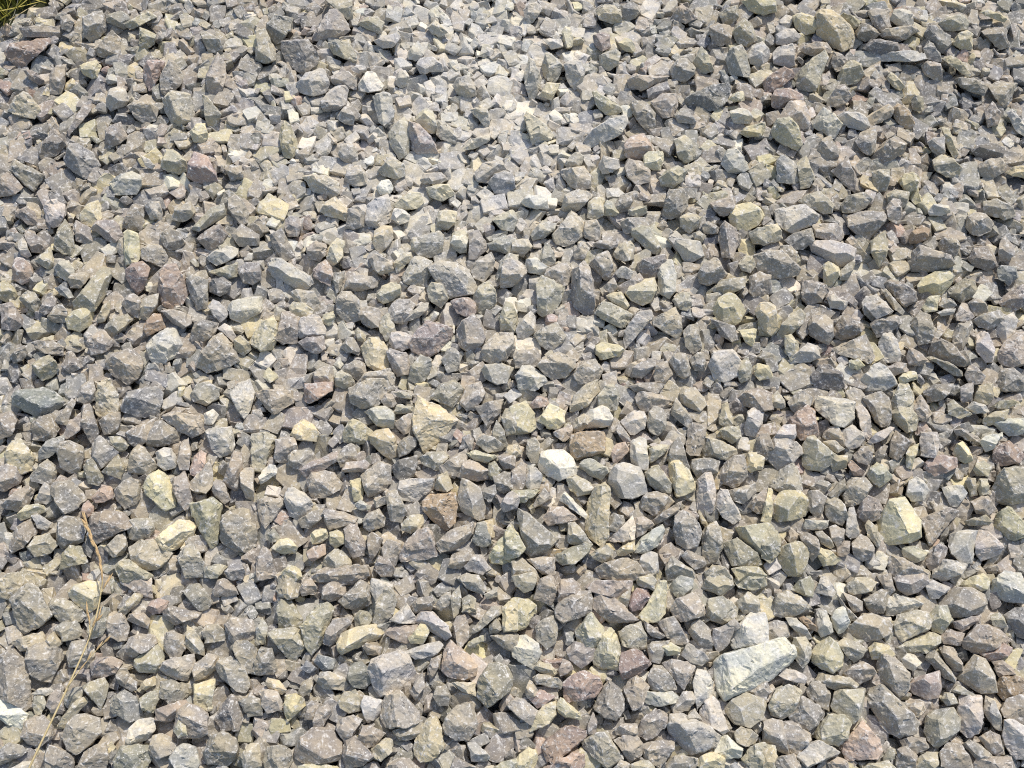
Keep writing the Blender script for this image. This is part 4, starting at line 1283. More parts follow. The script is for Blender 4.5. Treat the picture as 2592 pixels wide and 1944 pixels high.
def roughen(V, Nn, seed, amp=1.0):
    o = np.array([seed * 7.13, seed * 3.71, seed * 1.37])
    d = chips(V, 0.014, o, 0.0004, 0.11) + 0.0004 * vnoise(V * 260 + o * 3)
    if amp >= 1.0: d = d + chips(V, 0.0065, o * 2, 0.0003, 0.10)
    return V + Nn * (np.clip(d, -0.0030, 0.0016) * amp)[:, None]

def cut(bm, co, no):
    """break off everything beyond a plane and close the wound"""
    r = bmesh.ops.bisect_plane(bm, geom=list(bm.verts) + list(bm.edges) + list(bm.faces), dist=1e-6,
                               plane_co=Vector(co), plane_no=Vector(no), clear_outer=True, clear_inner=False)
    ed = [e for e in bm.edges if len(e.link_faces) == 1]
    if ed:
        bmesh.ops.holes_fill(bm, edges=ed, sides=0)

def make_traced(s, idx):
    r = np.random.default_rng(1000 + idx)
    c0 = s['P'].mean(axis=0)
    P = c0 + (s['P'] - c0) * 1.045
    c = P.mean(axis=0)
    dc = pix_dir(*c)
    rough_size = math.sqrt(s['area']) * 0.0005
    z0 = 0.0                                  # where the ray meets the face of the pile
    for _ in range(3):
        tt = (z0 - CAMP[2]) / dc[2]
        p0 = CAMP + dc * tt
        z0 = float(swell(p0[0], p0[1])) + s.get('lift', 0.0) + 0.004 + max(0.0, 0.030 - rough_size) * 0.30
    tt = (z0 - CAMP[2]) / dc[2]
    p0 = CAMP + dc * tt
    size = math.sqrt(s['area']) * (2 * HALF / PW) * float(tt * (P2W @ dc) @ FWD)
    s['size'] = size; s['p0'] = p0
    n = -0.5 * dc + np.array([0, 0, 0.5]) + r.normal(0, 0.07, 3)
    n /= np.linalg.norm(n)
    u = np.cross(np.array([0, 1.0, 0]), n); u /= np.linalg.norm(u)
    v = np.cross(n, u)
    rounded = bool(s['mark']) and any(w in s['mark'] for w in ('round', 'oval', 'smooth', 'egg', 'nugget', 'dome', 'pear', 'loaf', 'pebble'))
    def hit(p):
        d = pix_dir(*p)
        return CAMP + d * (np.dot(p0 - CAMP, n) / np.dot(d, n)), d
    Q = [hit(p) for p in P]
    cen = np.mean([q for q, d in Q], axis=0)
    h = size * r.uniform(0.36, 0.56)
    pts = []
    for q, d in Q:
        pts.append(q + d * size * r.uniform(0.0, 0.10))
        pts.append(q + (cen - q) * r.uniform(0.02, 0.10) - d * h * 1.15)
        pts.append(q + (cen - q) * r.uniform(0.10, 0.34) + d * size * r.uniform(0.28, 0.50))
    bm = hull_bm([Vector(p) for p in pts])
    # big fracture planes: a gently tilted lit top, steeper faces towards the viewer and the sides
    R = [hit(p)[0] + n * h for p in s['R'][:2]]
    if len(R) == 2 and np.linalg.norm(R[1] - R[0]) > 0.004:
        e = R[1] - R[0]; e /= np.linalg.norm(e)
        side = np.cross(n, e); side /= np.linalg.norm(side)
        if np.dot(side, v) + 0.3 * np.dot(side, u) < 0: side = -side
    else:
        a = r.normal(0.15, 0.55)
        side = v * math.cos(a) + u * math.sin(a)
    def face(p, dr, off, k):
        """fracture plane falling away in direction dr, leaving the outline whole"""
        ext = max(np.dot(q - p, dr) for q, d in Q)
        if ext < 0.05 * size: return
        off = min(off * ext, 0.8 * ext)
        sl = math.atan(k * h / (ext - off))
        cut(bm, p + dr * off, n * math.cos(sl) + dr * math.sin(sl))
    face(R[0], side, 0.0, r.uniform(0.12, 0.60))
    face(R[0], -side, r.uniform(0.05, 0.45), r.uniform(0.75, 1.10))
    along = np.cross(n, side)
    for sg in (-1, 1):
        if r.random() < 0.62:
            a = r.normal(0, 0.40)
            dr = sg * along * math.cos(a) + side * math.sin(a)
            face(R[0], dr, r.uniform(0.15, 0.65), r.uniform(0.5, 1.05))
    for _ in range(int(r.integers(1, 4)) + (3 if rounded else 0)):      # knocked-off corners
        a = r.uniform(0, 6.283)
        dr = u * math.cos(a) + v * math.sin(a)
        far = max(np.dot(q - cen, dr) for q, d in Q)
        sl = math.radians(r.uniform(40, 68))
        cut(bm, cen + dr * far * r.uniform(0.96, 1.02) + n * h * r.uniform(0.05, 0.25), n * math.cos(sl) + dr * math.sin(sl))
    bmesh.ops.remove_doubles(bm, verts=bm.verts, dist=size * 0.012)
    bmesh.ops.dissolve_degenerate(bm, edges=bm.edges, dist=size * 0.008)
    bmesh.ops.recalc_face_normals(bm, faces=bm.faces)
    bm.normal_update()
    s['cen'] = cen
    return bm, rounded

# ------------------------------------------------------------------ loose filler shapes
def filler_variant(k):
    r = np.random.default_rng(50 + k)
    D = np.array([1.0, r.uniform(0.45, 0.95), r.uniform(0.20, 0.66)]) * 0.5
    C = np.array([[x, y, z] for x in (-1, 1) for y in (-1, 1) for z in (-1, 1)]) * D * r.uniform(0.72, 1.08, (8, 3))
    bm = hull_bm([Vector(c) for c in C])
    for _ in range(int(r.integers(4, 8))):            # break pieces off the block
        no = r.normal(0, 1, 3) / D; no /= np.linalg.norm(no)
        sup = max(float(np.dot(no, q.co)) for q in bm.verts)
        cut(bm, no * sup * r.uniform(0.58, 0.88), no)
    bmesh.ops.remove_doubles(bm, verts=bm.verts, dist=0.012)
    bmesh.ops.dissolve_degenerate(bm, edges=bm.edges, dist=0.008)
    bmesh.ops.recalc_face_normals(bm, faces=bm.faces)
    ax = Vector((r.normal(), r.normal(), 0.1 * r.normal())).normalized()
    ang = r.normal(0, 0.50) if r.random() < 0.4 else r.uniform(-1.5, 1.5)
    bmesh.ops.rotate(bm, verts=bm.verts, cent=(0, 0, 0), matrix=Matrix.Rotation(ang, 3, ax) @ Matrix.Rotation(r.uniform(0, 6.28), 3, 'Z'))
    ext = max(max(abs(q.co.x), abs(q.co.y)) for q in bm.verts)
    bmesh.ops.scale(bm, verts=bm.verts, vec=(0.5 / ext,) * 3)
    bm.normal_update()
    PL = planes_of(bm)
    bm2 = bm.copy()
    bm0 = bm.copy()
    bmesh.ops.triangulate(bm0, faces=bm0.faces)
    bm0.verts.index_update()
    V0 = np.array([q.co[:] for q in bm0.verts]); F0 = np.array([[q.index for q in f.verts] for f in bm0.faces]); bm0.free()
    V1, N1, F1, E1 = finish_bm(bm, 0.014, 1, 0)
    V2, N2, F2, E2 = finish_bm(bm2, 0.016, 0.30, 2)
    o = np.array([k * 5.1, k * 2.3, k * 9.7])
    d2 = np.clip(chips(V2, 0.40, o, 0.020, 0.15), -0.09, 0.05)
    V2 = V2 + N2 * d2[:, None]
    bm.free(); bm2.free()
    return dict(PL=PL, raw=(V0, F0, np.zeros(len(F0))), lo=(V1, F1, E1), hi=(V2, F2, E2))
variants = [filler_variant(k) for k in range(90)]
print('variants', round(time.time() - T0, 1))

def chalk_and_bright_centre(px, py):
    """paling of tints: stone powder, plus the brighter middle of the view painted in"""
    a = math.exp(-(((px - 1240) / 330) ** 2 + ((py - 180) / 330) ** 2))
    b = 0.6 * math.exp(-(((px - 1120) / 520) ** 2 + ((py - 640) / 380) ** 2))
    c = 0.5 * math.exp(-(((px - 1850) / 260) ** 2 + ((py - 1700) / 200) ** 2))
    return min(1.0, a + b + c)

# ------------------------------------------------------------------ build the traced stones
GX0, GX1, GT0, GT1, CELL = -1.12, 1.12, -0.82, 1.10, 0.0028
nx, nt_ = int((GX1 - GX0) / CELL), int((GT1 - GT0) / CELL)
def dust_level(x, t):
    """top of the stone dust between the stones, higher along the powdery run"""
    sh = x.shape
    q = np.stack([x.ravel() * 15, t.ravel() * 15, 0 * x.ravel()], axis=1)
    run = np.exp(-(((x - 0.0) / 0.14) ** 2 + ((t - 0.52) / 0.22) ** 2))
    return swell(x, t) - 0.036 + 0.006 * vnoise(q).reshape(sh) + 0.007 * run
_gx = GX0 + (np.arange(nx) + .5) * CELL; _gt = GT0 + (np.arange(nt_) + .5) * CELL
H = dust_level(np.repeat(_gx[:, None], nt_, 1), np.repeat(_gt[None, :], nx, 0))
MS = 4.0                                          # mask is a quarter of the photograph
mw, mh = int(PW / MS), int(PH / MS)
hero_depth = np.full((mh, mw), 1e9)

def raster_poly(P, pad=0):
    """pixels of the small mask inside a convex polygon given in photograph pixels"""
    Q = P / MS
    x0, y0 = np.floor(Q.min(axis=0)).astype(int) - 1
    x1, y1 = np.ceil(Q.max(axis=0)).astype(int) + 1
    x0, y0, x1, y1 = max(x0, 0), max(y0, 0), min(x1, mw), min(y1, mh)
    if x0 >= x1 or y0 >= y1:
        return None
    X, Y = np.meshgrid(np.arange(x0, x1) + .5, np.arange(y0, y1) + .5)
    ins = np.ones(X.shape, bool)
    for a, b in zip(Q, np.roll(Q, -1, axis=0)):
        ins &= (b[0] - a[0]) * (Y - a[1]) - (b[1] - a[1]) * (X - a[0]) >= -0.3
    return x0, x1, y0, y1, ins

def hull2d(P):
    P = P[np.lexsort((P[:, 1], P[:, 0]))]
    def half(pts):
        o = []
        for p in pts:
            while len(o) > 1 and (o[-1][0] - o[-2][0]) * (p[1] - o[-2][1]) - (o[-1][1] - o[-2][1]) * (p[0] - o[-2][0]) <= 0:
                o.pop()
            o.append(p)
        return o
    a = half(P); b = half(P[::-1])
    return np.array(a[:-1] + b[:-1])

def drop_map(PL, x, t):
    """top and bottom of a convex stone over the grid cells below it (stone centred on x, t, 0)"""
    rad = 0.6
    return None

cover = np.zeros((mh, mw), np.int32)
for i in sorted(range(len(stones)), key=lambda i: -stones[i]['area']):
    s = stones[i]
    hp = hull2d(s['P'])
    rr = raster_poly(hp)
    if rr:
        x0, x1, y0, y1, ins = rr
        sub = cover[y0:y1, x0:x1]
        over = (sub[ins] > 0).mean() if ins.any() else 0
        if over > 0.30:
            s['lift'] = 0.007 * min(1.0, over)
        sub[ins] = i + 1

pile = bpy.data.collections.new('gravel_pile'); scene.collection.children.link(pile)

def mesh_from(name, V, F, Ed, tint, mat):
    me = bpy.data.meshes.new(name)
    me.vertices.add(len(V)); me.vertices.foreach_set('co', V.astype(np.float32).ravel())
    me.loops.add(len(F) * 3); me.loops.foreach_set('vertex_index', F.astype(np.int32).ravel())
    me.polygons.add(len(F))
    me.polygons.foreach_set('loop_start', np.arange(0, len(F) * 3, 3, dtype=np.int32))
    me.update(calc_edges=True)
    a = me.attributes.new('edge', 'FLOAT', 'FACE'); a.data.foreach_set('value', Ed.astype(np.float32))
    a = me.attributes.new('tint', 'FLOAT_COLOR', 'FACE')
    C = np.ones((len(F), 4), np.float32); C[:, :3] = tint
    a.data.foreach_set('color', C.ravel())
    me.shade_flat()
    me.materials.append(mat)
    return me

class Heap:                                       # collects many small stones into one mesh
    def __init__(self): self.V, self.F, self.E, self.C, self.n = [], [], [], [], 0
    def add(self, V, F, E, tint):
        self.V.append(V); self.F.append(F + self.n); self.E.append(E)
        self.C.append(np.broadcast_to(tint, (len(F), 3))); self.n += len(V)
    def mesh(self, name):
        return mesh_from(name, np.concatenate(self.V), np.concatenate(self.F), np.concatenate(self.E), np.concatenate(self.C), STONE)

heap = Heap()
for i, s in enumerate(stones):
    bm, rounded = make_traced(s, i)
    PL = planes_of(bm)
    single = s['rank'] < N_SINGLE
    sz = s['size']
    V, Nn, F, Ed = finish_bm(bm, sz * (0.065 if rounded else rng.uniform(0.010, 0.024)), 0.0036 if single else 0.0052, 4 if single else 3, 2 if rounded else 1)
    bm.free()
    V = roughen(V, Nn, i, 0.6 if rounded else 1.0)
    tint = tint_of(s['c'], np.random.default_rng(9000 + i))
    pw = 0.42 * chalk_and_bright_centre(*s['P'].mean(axis=0)); tint = tint * (1 - pw) + np.array([0.60, 0.585, 0.55]) * pw  # pale mix carries both powder and central brightness painted into the tint
    if single:
        s['mesh'] = (V, F, Ed, tint)
    else:
        heap.add(V @ P2W.T, F, Ed, tint)
    # stamp the stone into the height map and the view mask
    lo, hi = V.min(axis=0), V.max(axis=0)
    a0, a1 = int((lo[0] - GX0) / CELL), int((hi[0] - GX0) / CELL) + 1
    b0, b1 = int((lo[1] - GT0) / CELL), int((hi[1] - GT0) / CELL) + 1
    X, Y = np.meshgrid(GX0 + (np.arange(a0, a1) + .5) * CELL, GT0 + (np.arange(b0, b1) + .5) * CELL, indexing='ij')
    up = PL[PL[:, 2] > 0.02]; dn = PL[PL[:, 2] < -0.02]
    top = np.min([(p[3] - p[0] * X - p[1] * Y) / p[2] for p in up], axis=0)
    bot = np.max([(p[3] - p[0] * X - p[1] * Y) / p[2] for p in dn], axis=0)
    s['stamp'] = (a0, a1, b0, b1, np.where(top > bot, top, -1.0))
    rr = raster_poly(hull2d(s['P']))
    if rr:
        x0, x1, y0, y1, ins = rr
        dep = (P2W @ (s['cen'] - CAMP)) @ FWD - 0.2 * sz
        sub = hero_depth[y0:y1, x0:x1]
        sub[ins] = np.minimum(sub[ins], dep)
print('traced', round(time.time() - T0, 1))

# ------------------------------------------------------------------ drop the filler stones
MIX = list('ggggggggggpkkybbbbbddt') 
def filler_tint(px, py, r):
    w = chalk_and_bright_centre(px, py)
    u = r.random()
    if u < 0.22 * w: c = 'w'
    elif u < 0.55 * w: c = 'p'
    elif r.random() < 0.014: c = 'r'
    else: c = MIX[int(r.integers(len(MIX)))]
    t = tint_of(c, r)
    return t * (1 - 0.42 * w) + np.array([0.60, 0.585, 0.55]) * 0.42 * w  # fillers get the same paling: powder plus painted-in centre light

def try_drop(x, t, size, v, yaw, phase):
    va = variants[v]
    cy_, sy_ = math.cos(yaw), math.sin(yaw)
    PL = va['PL']
    px_ = PL[:, 0] * cy_ - PL[:, 1] * sy_
    py_ = PL[:, 0] * sy_ + PL[:, 1] * cy_
    R = size * 0.62
    a0, a1 = int((x - R - GX0) / CELL), int((x + R - GX0) / CELL) + 1
    b0, b1 = int((t - R - GT0) / CELL), int((t + R - GT0) / CELL) + 1
    if a0 < 0 or b0 < 0 or a1 > nx or b1 > nt_:
        return None
    X = (GX0 + (np.arange(a0, a1) + .5) * CELL - x)[:, None, None]
    Y = (GT0 + (np.arange(b0, b1) + .5) * CELL - t)[None, :, None]
    Z = (PL[:, 3] * size - px_ * X - py_ * Y) / np.where(np.abs(PL[:, 2]) < .02, .02, PL[:, 2])
    upm = PL[:, 2] > 0.02; dnm = PL[:, 2] < -0.02
    top = Z[:, :, upm].min(axis=2); bot = Z[:, :, dnm].max(axis=2)
    ok = top > bot
    if ok.sum() < 4:
        return None
    h = H[a0:a1, b0:b1]
    gap = (h - bot)[ok]
    z = float(np.sort(gap)[int(len(gap) * (0.80 if phase == 1 else 0.86))])
    return dict(x=x, t=t, z=z, a=(a0, a1, b0, b1), top=top, ok=ok, size=size, v=v, c=cy_, s=sy_)

def place(d, V):
    W = V * d['size']
    return np.stack([W[:, 0] * d['c'] - W[:, 1] * d['s'] + d['x'], W[:, 0] * d['s'] + W[:, 1] * d['c'] + d['t'], W[:, 2] + d['z']], axis=1)

def commit(d, hi):
    a0, a1, b0, b1 = d['a']
    h = H[a0:a1, b0:b1]
    h[d['ok']] = np.maximum(h[d['ok']], (d['top'] + d['z'])[d['ok']])
    V, F, E = variants[d['v']][hi]
    P = place(d, V)
    px, py, _ = to_pix(np.array([[d['x'], d['t'], d['z']]]))
    heap.add(P @ P2W.T, F, E, filler_tint(px[0], py[0], rng))

def in_view(x, t, m=160):
    px, py, z = to_pix(np.array([[x, t, 0.0]]))
    return -m < px[0] < PW + m and -m < py[0] < PH + m

def grassy(x, t):
    px, py, z = to_pix(np.array([[x, t, 0.0]]))
    return px[0] < 135 and px[0] * 0.60 + py[0] < 74

def low_cells(level):
    X = GX0 + (np.arange(nx) + .5) * CELL; Y = GT0 + (np.arange(nt_) + .5) * CELL
    lv = swell(X[:, None], Y[None, :]) + level
    return np.argwhere(H < lv)

# the bed under the top layer
count = [0, 0, 0]
for rnd in range(3):
    L_ = low_cells(-0.024)
    if len(L_) < 500: break
    n = min(3800, len(L_) // 60 + 200)
    for a, b in L_[rng.integers(0, len(L_), n)]:
        if H[a, b] > -0.021: continue
        x, t = GX0 + a * CELL, GT0 + b * CELL
        if grassy(x, t): continue
        d = try_drop(x, t, rng.uniform(0.024, 0.044), int(rng.integers(90)), rng.uniform(0, 6.28), 1)
        if d is None: continue
        if float((d['top'][d['ok']]).max()) + d['z'] > -0.004 + float(swell(x, t)): continue
        commit(d, 'raw'); count[0] += 1
print('bed', count, round(time.time() - T0, 1))
taken = np.zeros((nx, nt_), bool)                 # cells a traced stone stands over
for s in stones:
    a0, a1, b0, b1, top = s['stamp']
    if a0 < 0 or b0 < 0 or a1 > nx or b1 > nt_: continue
    taken[a0:a1, b0:b1] |= top > -0.9
# the top layer: stones wedged in between and under the traced ones
for level, s0, s1, rounds, topmax, tol in ((-0.012, .032, .050, 2, .004, .08), (-0.012, .024, .036, 4, .004, .07), (-0.012, .016, .026, 5, .004, .06), (-0.012, .011, .018, 4, .002, .05), (-0.013, .006, .011, 3, -.002, .05)):
    for rnd in range(rounds):
        L_ = low_cells(level)
        L_ = L_[~taken[L_[:, 0], L_[:, 1]]]
        if len(L_) < 200: break
        n = min(7000, int(len(L_) * (CELL / s0) ** 2 * 2.2) + 200)
        for a, b in L_[rng.integers(0, len(L_), n)]:
            x, t = GX0 + a * CELL, GT0 + b * CELL
            sw = float(swell(x, t))
            if H[a, b] > level + sw: continue
            view = in_view(x, t)
            if view and grassy(x, t): continue
            if s0 < 0.02 and not view: continue
            d = try_drop(x, t, rng.uniform(s0, s1), int(rng.integers(90)), rng.uniform(0, 6.28), 2)
            if d is None: continue
            hi_ = float(d['top'][d['ok']].max()) + d['z']
            if hi_ > topmax + sw:
                if hi_ > topmax + sw + 0.012: continue
                d['z'] -= hi_ - topmax - sw
            if view:
                P = place(d, variants[d['v']]['raw'][0])
                px, py, z = to_pix(P)
                rr = raster_poly(hull2d(np.stack([px, py], axis=1)))
                if rr:
                    x0, x1, y0, y1, ins = rr
                    hd = hero_depth[y0:y1, x0:x1]
                    bad = ins & (hd > z.min() + 0.1 * (z.max() - z.min())) & (hd < 1e8)
                    if bad.sum() > tol * max(ins.sum(), 1):
                        continue
            commit(d, ('hi' if s0 > .015 else 'lo' if s0 > .008 else 'raw') if view else 'raw'); count[1 if view else 2] += 1
    print('fill', s0, count, round(time.time() - T0, 1))

# ------------------------------------------------------------------ words for the labels
COLOUR = {'g': 'grey-brown', 'p': 'pale grey', 'k': 'khaki', 'y': 'yellow', 't': 'tan', 'r': 'reddish', 'm': 'maroon',
          'n': 'pinkish', 'o': 'rust-brown', 'b': 'blue-grey', 'd': 'dark grey', 'w': 'white'}
def shape_word(P):
    C = P - P.mean(axis=0)
    w, E = np.linalg.eigh(C.T @ C)
    el = math.sqrt(w[1] / max(w[0], 1e-6))
    ax = E[:, 1]; ang = abs(math.degrees(math.atan2(ax[1], ax[0]))); ang = min(ang, 180 - ang)
    U = C @ E
    box = np.ptp(U[:, 0]) * np.ptp(U[:, 1])
    a = 0.5 * abs(np.sum(P[:, 0] * np.roll(P[:, 1], -1) - np.roll(P[:, 0], -1) * P[:, 1]))
    fill = a / box
    base = 'wedge-shaped' if fill < 0.6 else ('blocky' if fill > 0.76 else 'angular')
    lie = ''
    if el > 1.45:
        lie = 'upright ' if ang > 62 else ('wide ' if ang < 28 else 'slanting ')
    return lie + base
def region(c):
    x, y = c[0] / PW, c[1] / PH
    col = 'far left' if x < .14 else 'left' if x < .38 else 'middle' if x < .62 else 'right' if x < .86 else 'far right'
    row = 'top' if y < .2 else 'upper' if y < .42 else 'central' if y < .6 else 'lower' if y < .82 else 'bottom'
    if row == 'central': return 'halfway up the pile, ' + ('in the middle' if col == 'middle' else 'on the ' + col)
    return 'at the %s %s of the pile' % (row, col)
marks = [(s['P'].mean(axis=0), s['mark'], s) for s in stones if s['mark']]
def where(s):
    c = s['P'].mean(axis=0)
    best = sorted(marks, key=lambda m: np.hypot(*(m[0] - c)))
    return c, best
used = {}
labels = {}
PLACE = (' by ', ' at the ', ' in the ', ' beside ', ' behind ', ' below ', ' under ', ' on the ', ' on dark', ' right of', ' left of')
for s in stones:
    if s['rank'] < N_SINGLE and s['mark']:
        t = s['mark']
        if len(t.split()) <= 7 and not any(w in t for w in PLACE):
            t += ' ' + region(s['P'].mean(axis=0))
        labels[id(s)] = t; used[t] = s
for s in stones:
    if s['rank'] < N_SINGLE and not s['mark']:
        c, best = where(s)
        done = False
        for m in best[:6]:
            dx, dy = c - m[0]
            ax = 'left' if dx < 0 else 'right'; ay = 'above' if dy < 0 else 'below'
            if abs(dx) > 2.2 * abs(dy): rel = 'just %s of' % ax
            elif abs(dy) > 2.2 * abs(dx): rel = 'just %s' % ay
            else: rel = '%s and %s of' % (ay, ax)
            name = m[1]
            for w in PLACE:
                if w in name: name = name.split(w)[0]
            if sum(1 for q in marks if q[1].startswith(name)) > 1: continue
            t = '%s %s stone %s the %s' % (COLOUR[s['c']], shape_word(s['P']), rel, name)
            if t not in used and len(t.split()) <= 16:
                labels[id(s)] = t; used[t] = s; done = True; break
        if not done:
            t = '%s %s stone %s, %s' % (COLOUR[s['c']], shape_word(s['P']), region(c), 'next to the ' + best[0][1].split(' at ')[0])
            labels[id(s)] = ' '.join(t.split()[:16])

# ------------------------------------------------------------------ link the single stones, largest first
for i in order[:N_SINGLE]:
    s = stones[i]
    V, F, Ed, tint = s['mesh']
    org = np.array([V[:, 0].mean(), V[:, 1].mean(), V[:, 2].min()])
    me = mesh_from('stone', (V - org) @ P2W.T, F, Ed, tint, STONE)
    ob = bpy.data.objects.new('stone', me)
    ob.location = P2W @ org
    ob['label'] = labels[id(s)]
    ob['category'] = 'stone'
    ob['group'] = 'crushed stones of the gravel pile'
    pile.objects.link(ob)
rest = bpy.data.objects.new('gravel', heap.mesh('gravel'))
rest['label'] = 'smaller crushed grey and yellow stones filling the whole pile'
rest['category'] = 'gravel'
rest['kind'] = 'stuff'
pile.objects.link(rest)
print('linked', round(time.time() - T0, 1), 'tris', sum(len(f) for f in heap.F))

# ------------------------------------------------------------------ ground
def ground_z(x, y):
    z = np.clip(y, -6, 1.6) * math.tan(SLOPE)
    z = np.where(y > 1.6, z - np.clip((y - 1.6) * 0.35, 0, 0.9), z)
    z = np.where(y < -1.4, -1.4 * math.tan(SLOPE) + 0 * z, z)
    return z
xs = np.concatenate([-np.geomspace(1.4, 300, 22)[::-1], np.linspace(-1.3, 1.3, 105), np.geomspace(1.4, 300, 22)])
ys = np.concatenate([-np.geomspace(1.2, 300, 22)[::-1], np.linspace(-1.1, 1.5, 105), np.geomspace(1.6, 300, 22)])
X, Y = np.meshgrid(xs, ys, indexing='ij')
Z = ground_z(X, Y) - 0.03
W = np.stack([X, Y, Z], axis=-1) @ P2W
inn = np.clip(1.0 - (np.maximum(np.abs(X) - 1.0, np.abs(Y) - 1.0)) / 0.2, 0, 1)
dl = dust_level(W[..., 0], W[..., 1])
Z = np.where(inn > 0, (W[..., 1] * math.sin(SLOPE) + dl * math.cos(SLOPE)) * inn + Z * (1 - inn), Z)
V = np.stack([X.ravel(), Y.ravel(), Z.ravel()], axis=1)
na, nb = X.shape
I = np.arange(na * nb).reshape(na, nb)
quads = np.stack([I[:-1, :-1].ravel(), I[1:, :-1].ravel(), I[1:, 1:].ravel(), I[:-1, 1:].ravel()], axis=1)
me = bpy.data.meshes.new('ground'); me.from_pydata(V.tolist(), [], quads.tolist())
me.materials.append(GRIT); me.materials.append(SOIL); me.materials.append(POWDER)
cen = V[quads].mean(axis=1)
soil = (np.maximum(np.abs(cen[:, 0]) - 1.3, np.abs(cen[:, 1]) - 1.4) > 0.1)
PC = cen @ P2W
gx, gy, gz = to_pix(PC)
soil |= (gz > 0) & (gx < 120) & (gx > -900) & (gx * 0.60 + gy < 84) & (PC[:, 1] > 0.3)
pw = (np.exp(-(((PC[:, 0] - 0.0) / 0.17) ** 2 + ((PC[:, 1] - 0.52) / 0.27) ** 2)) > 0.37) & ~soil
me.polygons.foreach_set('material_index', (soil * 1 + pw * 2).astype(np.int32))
for p in me.polygons: p.use_smooth = True
gr = bpy.data.objects.new('ground', me); gr['kind'] = 'structure'
gr['label'] = 'grey stone dust and soil under the gravel'; scene.collection.objects.link(gr)

# ------------------------------------------------------------------ grass
def strip(points, w0, w1, tilt=0.0):
    """a thin folded blade along points (world), with real thickness from its V section"""
    P = [Vector(p) for p in points]
    V, F = [], []
    n = len(P)
    for i, p in enumerate(P):
        d = (P[min(i + 1, n - 1)] - P[max(i - 1, 0)]).normalized()
        up = Vector(NV); side = d.cross(up)
        if side.length < 1e-4: side = Vector((1, 0, 0))
        side.normalize(); nrm = side.cross(d).normalized()
        u = i / (n - 1)
        w = w0 + (w1 - w0) * u
        V += [p - side * w / 2 + nrm * w * .22, p - nrm * w * .10, p + side * w / 2 + nrm * w * .22, p + nrm * w * .06]
    for i in range(n - 1):
        a = i * 4; b = a + 4
        for k in range(4):
            F.append((a + k, a + (k + 1) % 4, b + (k + 1) % 4, b + k))
    F.append((0, 1, 2, 3)); F.append(tuple(range((n - 1) * 4 + 3, (n - 1) * 4 - 1, -1)))
    return V, F
def curve_pts(ctrl, n):
    out = []
    C = [Vector(c) for c in ctrl]
    C = [C[0] * 2 - C[1]] + C + [C[-1] * 2 - C[-2]]
    m = len(C) - 3
    for k in range(n):
        u = k / (n - 1) * m; i = min(int(u), m - 1); f = u - i
        a, b, c, d = C[i:i + 4]
        out.append(0.5 * ((2 * b) + (c - a) * f + (2 * a - 5 * b + 4 * c - d) * f * f + (3 * b - a - 3 * c + d) * f ** 3))
    return out
def at_pix(px, py, height):
    """world point above the face of the pile seen through a pixel"""
    d = pix_dir(px, py)
    k = (height - CAMP[2]) / d[2]
    return Vector(P2W @ (CAMP + d * k))
def part(name, V, F, mat, parent, smooth=True):
    me = bpy.data.meshes.new(name); me.from_pydata([tuple(v) for v in V], [], F); me.materials.append(mat)
    if smooth:
        for p in me.polygons: p.use_smooth = True
    ob = bpy.data.objects.new(name, me); ob.parent = parent
    if parent: ob.matrix_parent_inverse = Matrix.Translation(-parent.location)
    scene.collection.objects.link(ob)
    return ob
tuft = bpy.data.objects.new('grass_tuft', None)
tuft.location = at_pix(10, 20, -0.03)
tuft['label'] = 'green and straw-coloured grass tuft in the top left corner'
tuft['category'] = 'grass'
scene.collection.objects.link(tuft)
for ctrl, mat, w in (
    ([(-30, 38, -.01), (0, 29, .02), (49, 18, .035), (106, 3, .03)], YGREEN, .0030),
    ([(24, 62, .0), (36, 36, .02), (46, 0, .045), (50, -30, .06)], PALE, .0022),
    ([(10, 66, .0), (18, 28, .02), (29, 0, .04), (36, -30, .05)], YGREEN, .0030),
    ([(-5, 54, .005), (33, 28, .03), (65, 3, .04), (84, -18, .03)], YGREEN, .0026),
    ([(-20, 64, .0), (0, 52, .015), (36, 23, .035), (60, -8, .04)], GREEN, .0030),
    ([(30, 63, .022), (38, 59, .024), (52, 53, .025), (66, 47, .026)], PALE, .0022),
    ([(24, 52, .015), (50, 36, .025), (72, 22, .028), (92, 12, .026)], STRAW, .0020),
    ([(40, -20, .03), (72, -6, .03), (100, 3, .026), (118, 8, .02)], YGREEN, .0026),
    ([(-10, 12, .02), (6, 26, .02), (14, 44, .01), (16, 60, .0)], GREEN, .0034)):
    V, F = strip(curve_pts([at_pix(*c) for c in ctrl], 14), w * 1.1, w * .35)
    part('blade', V, F, mat, tuft)
AV, AF = [], []
gr_rng = random.Random(3)
BV, BF = [], []
for k in range(900):
    px, py = gr_rng.uniform(-260, 110), gr_rng.uniform(-190, 66)
    if px * 0.60 + py > 60: continue
    b = at_pix(px, py, -0.035)
    ln = gr_rng.uniform(.05, .15); a = gr_rng.uniform(0, 6.28); lean = gr_rng.uniform(.15, .9)
    dv = Vector((math.cos(a), math.sin(a), 0)) * ln * lean
    c = [b, b + dv * .3 + Vector((0, 0, ln * .5)), b + dv + Vector((0, 0, ln * (.8 - .4 * lean)))]
    V, F = strip(curve_pts(c, 7), gr_rng.uniform(.0025, .004), .0006)
    o = len(BV); BV += V; BF += [tuple(i + o for i in f) for f in F]
bl = part('undergrowth', BV, BF, GREEN, tuft); bl['kind'] = 'stuff'
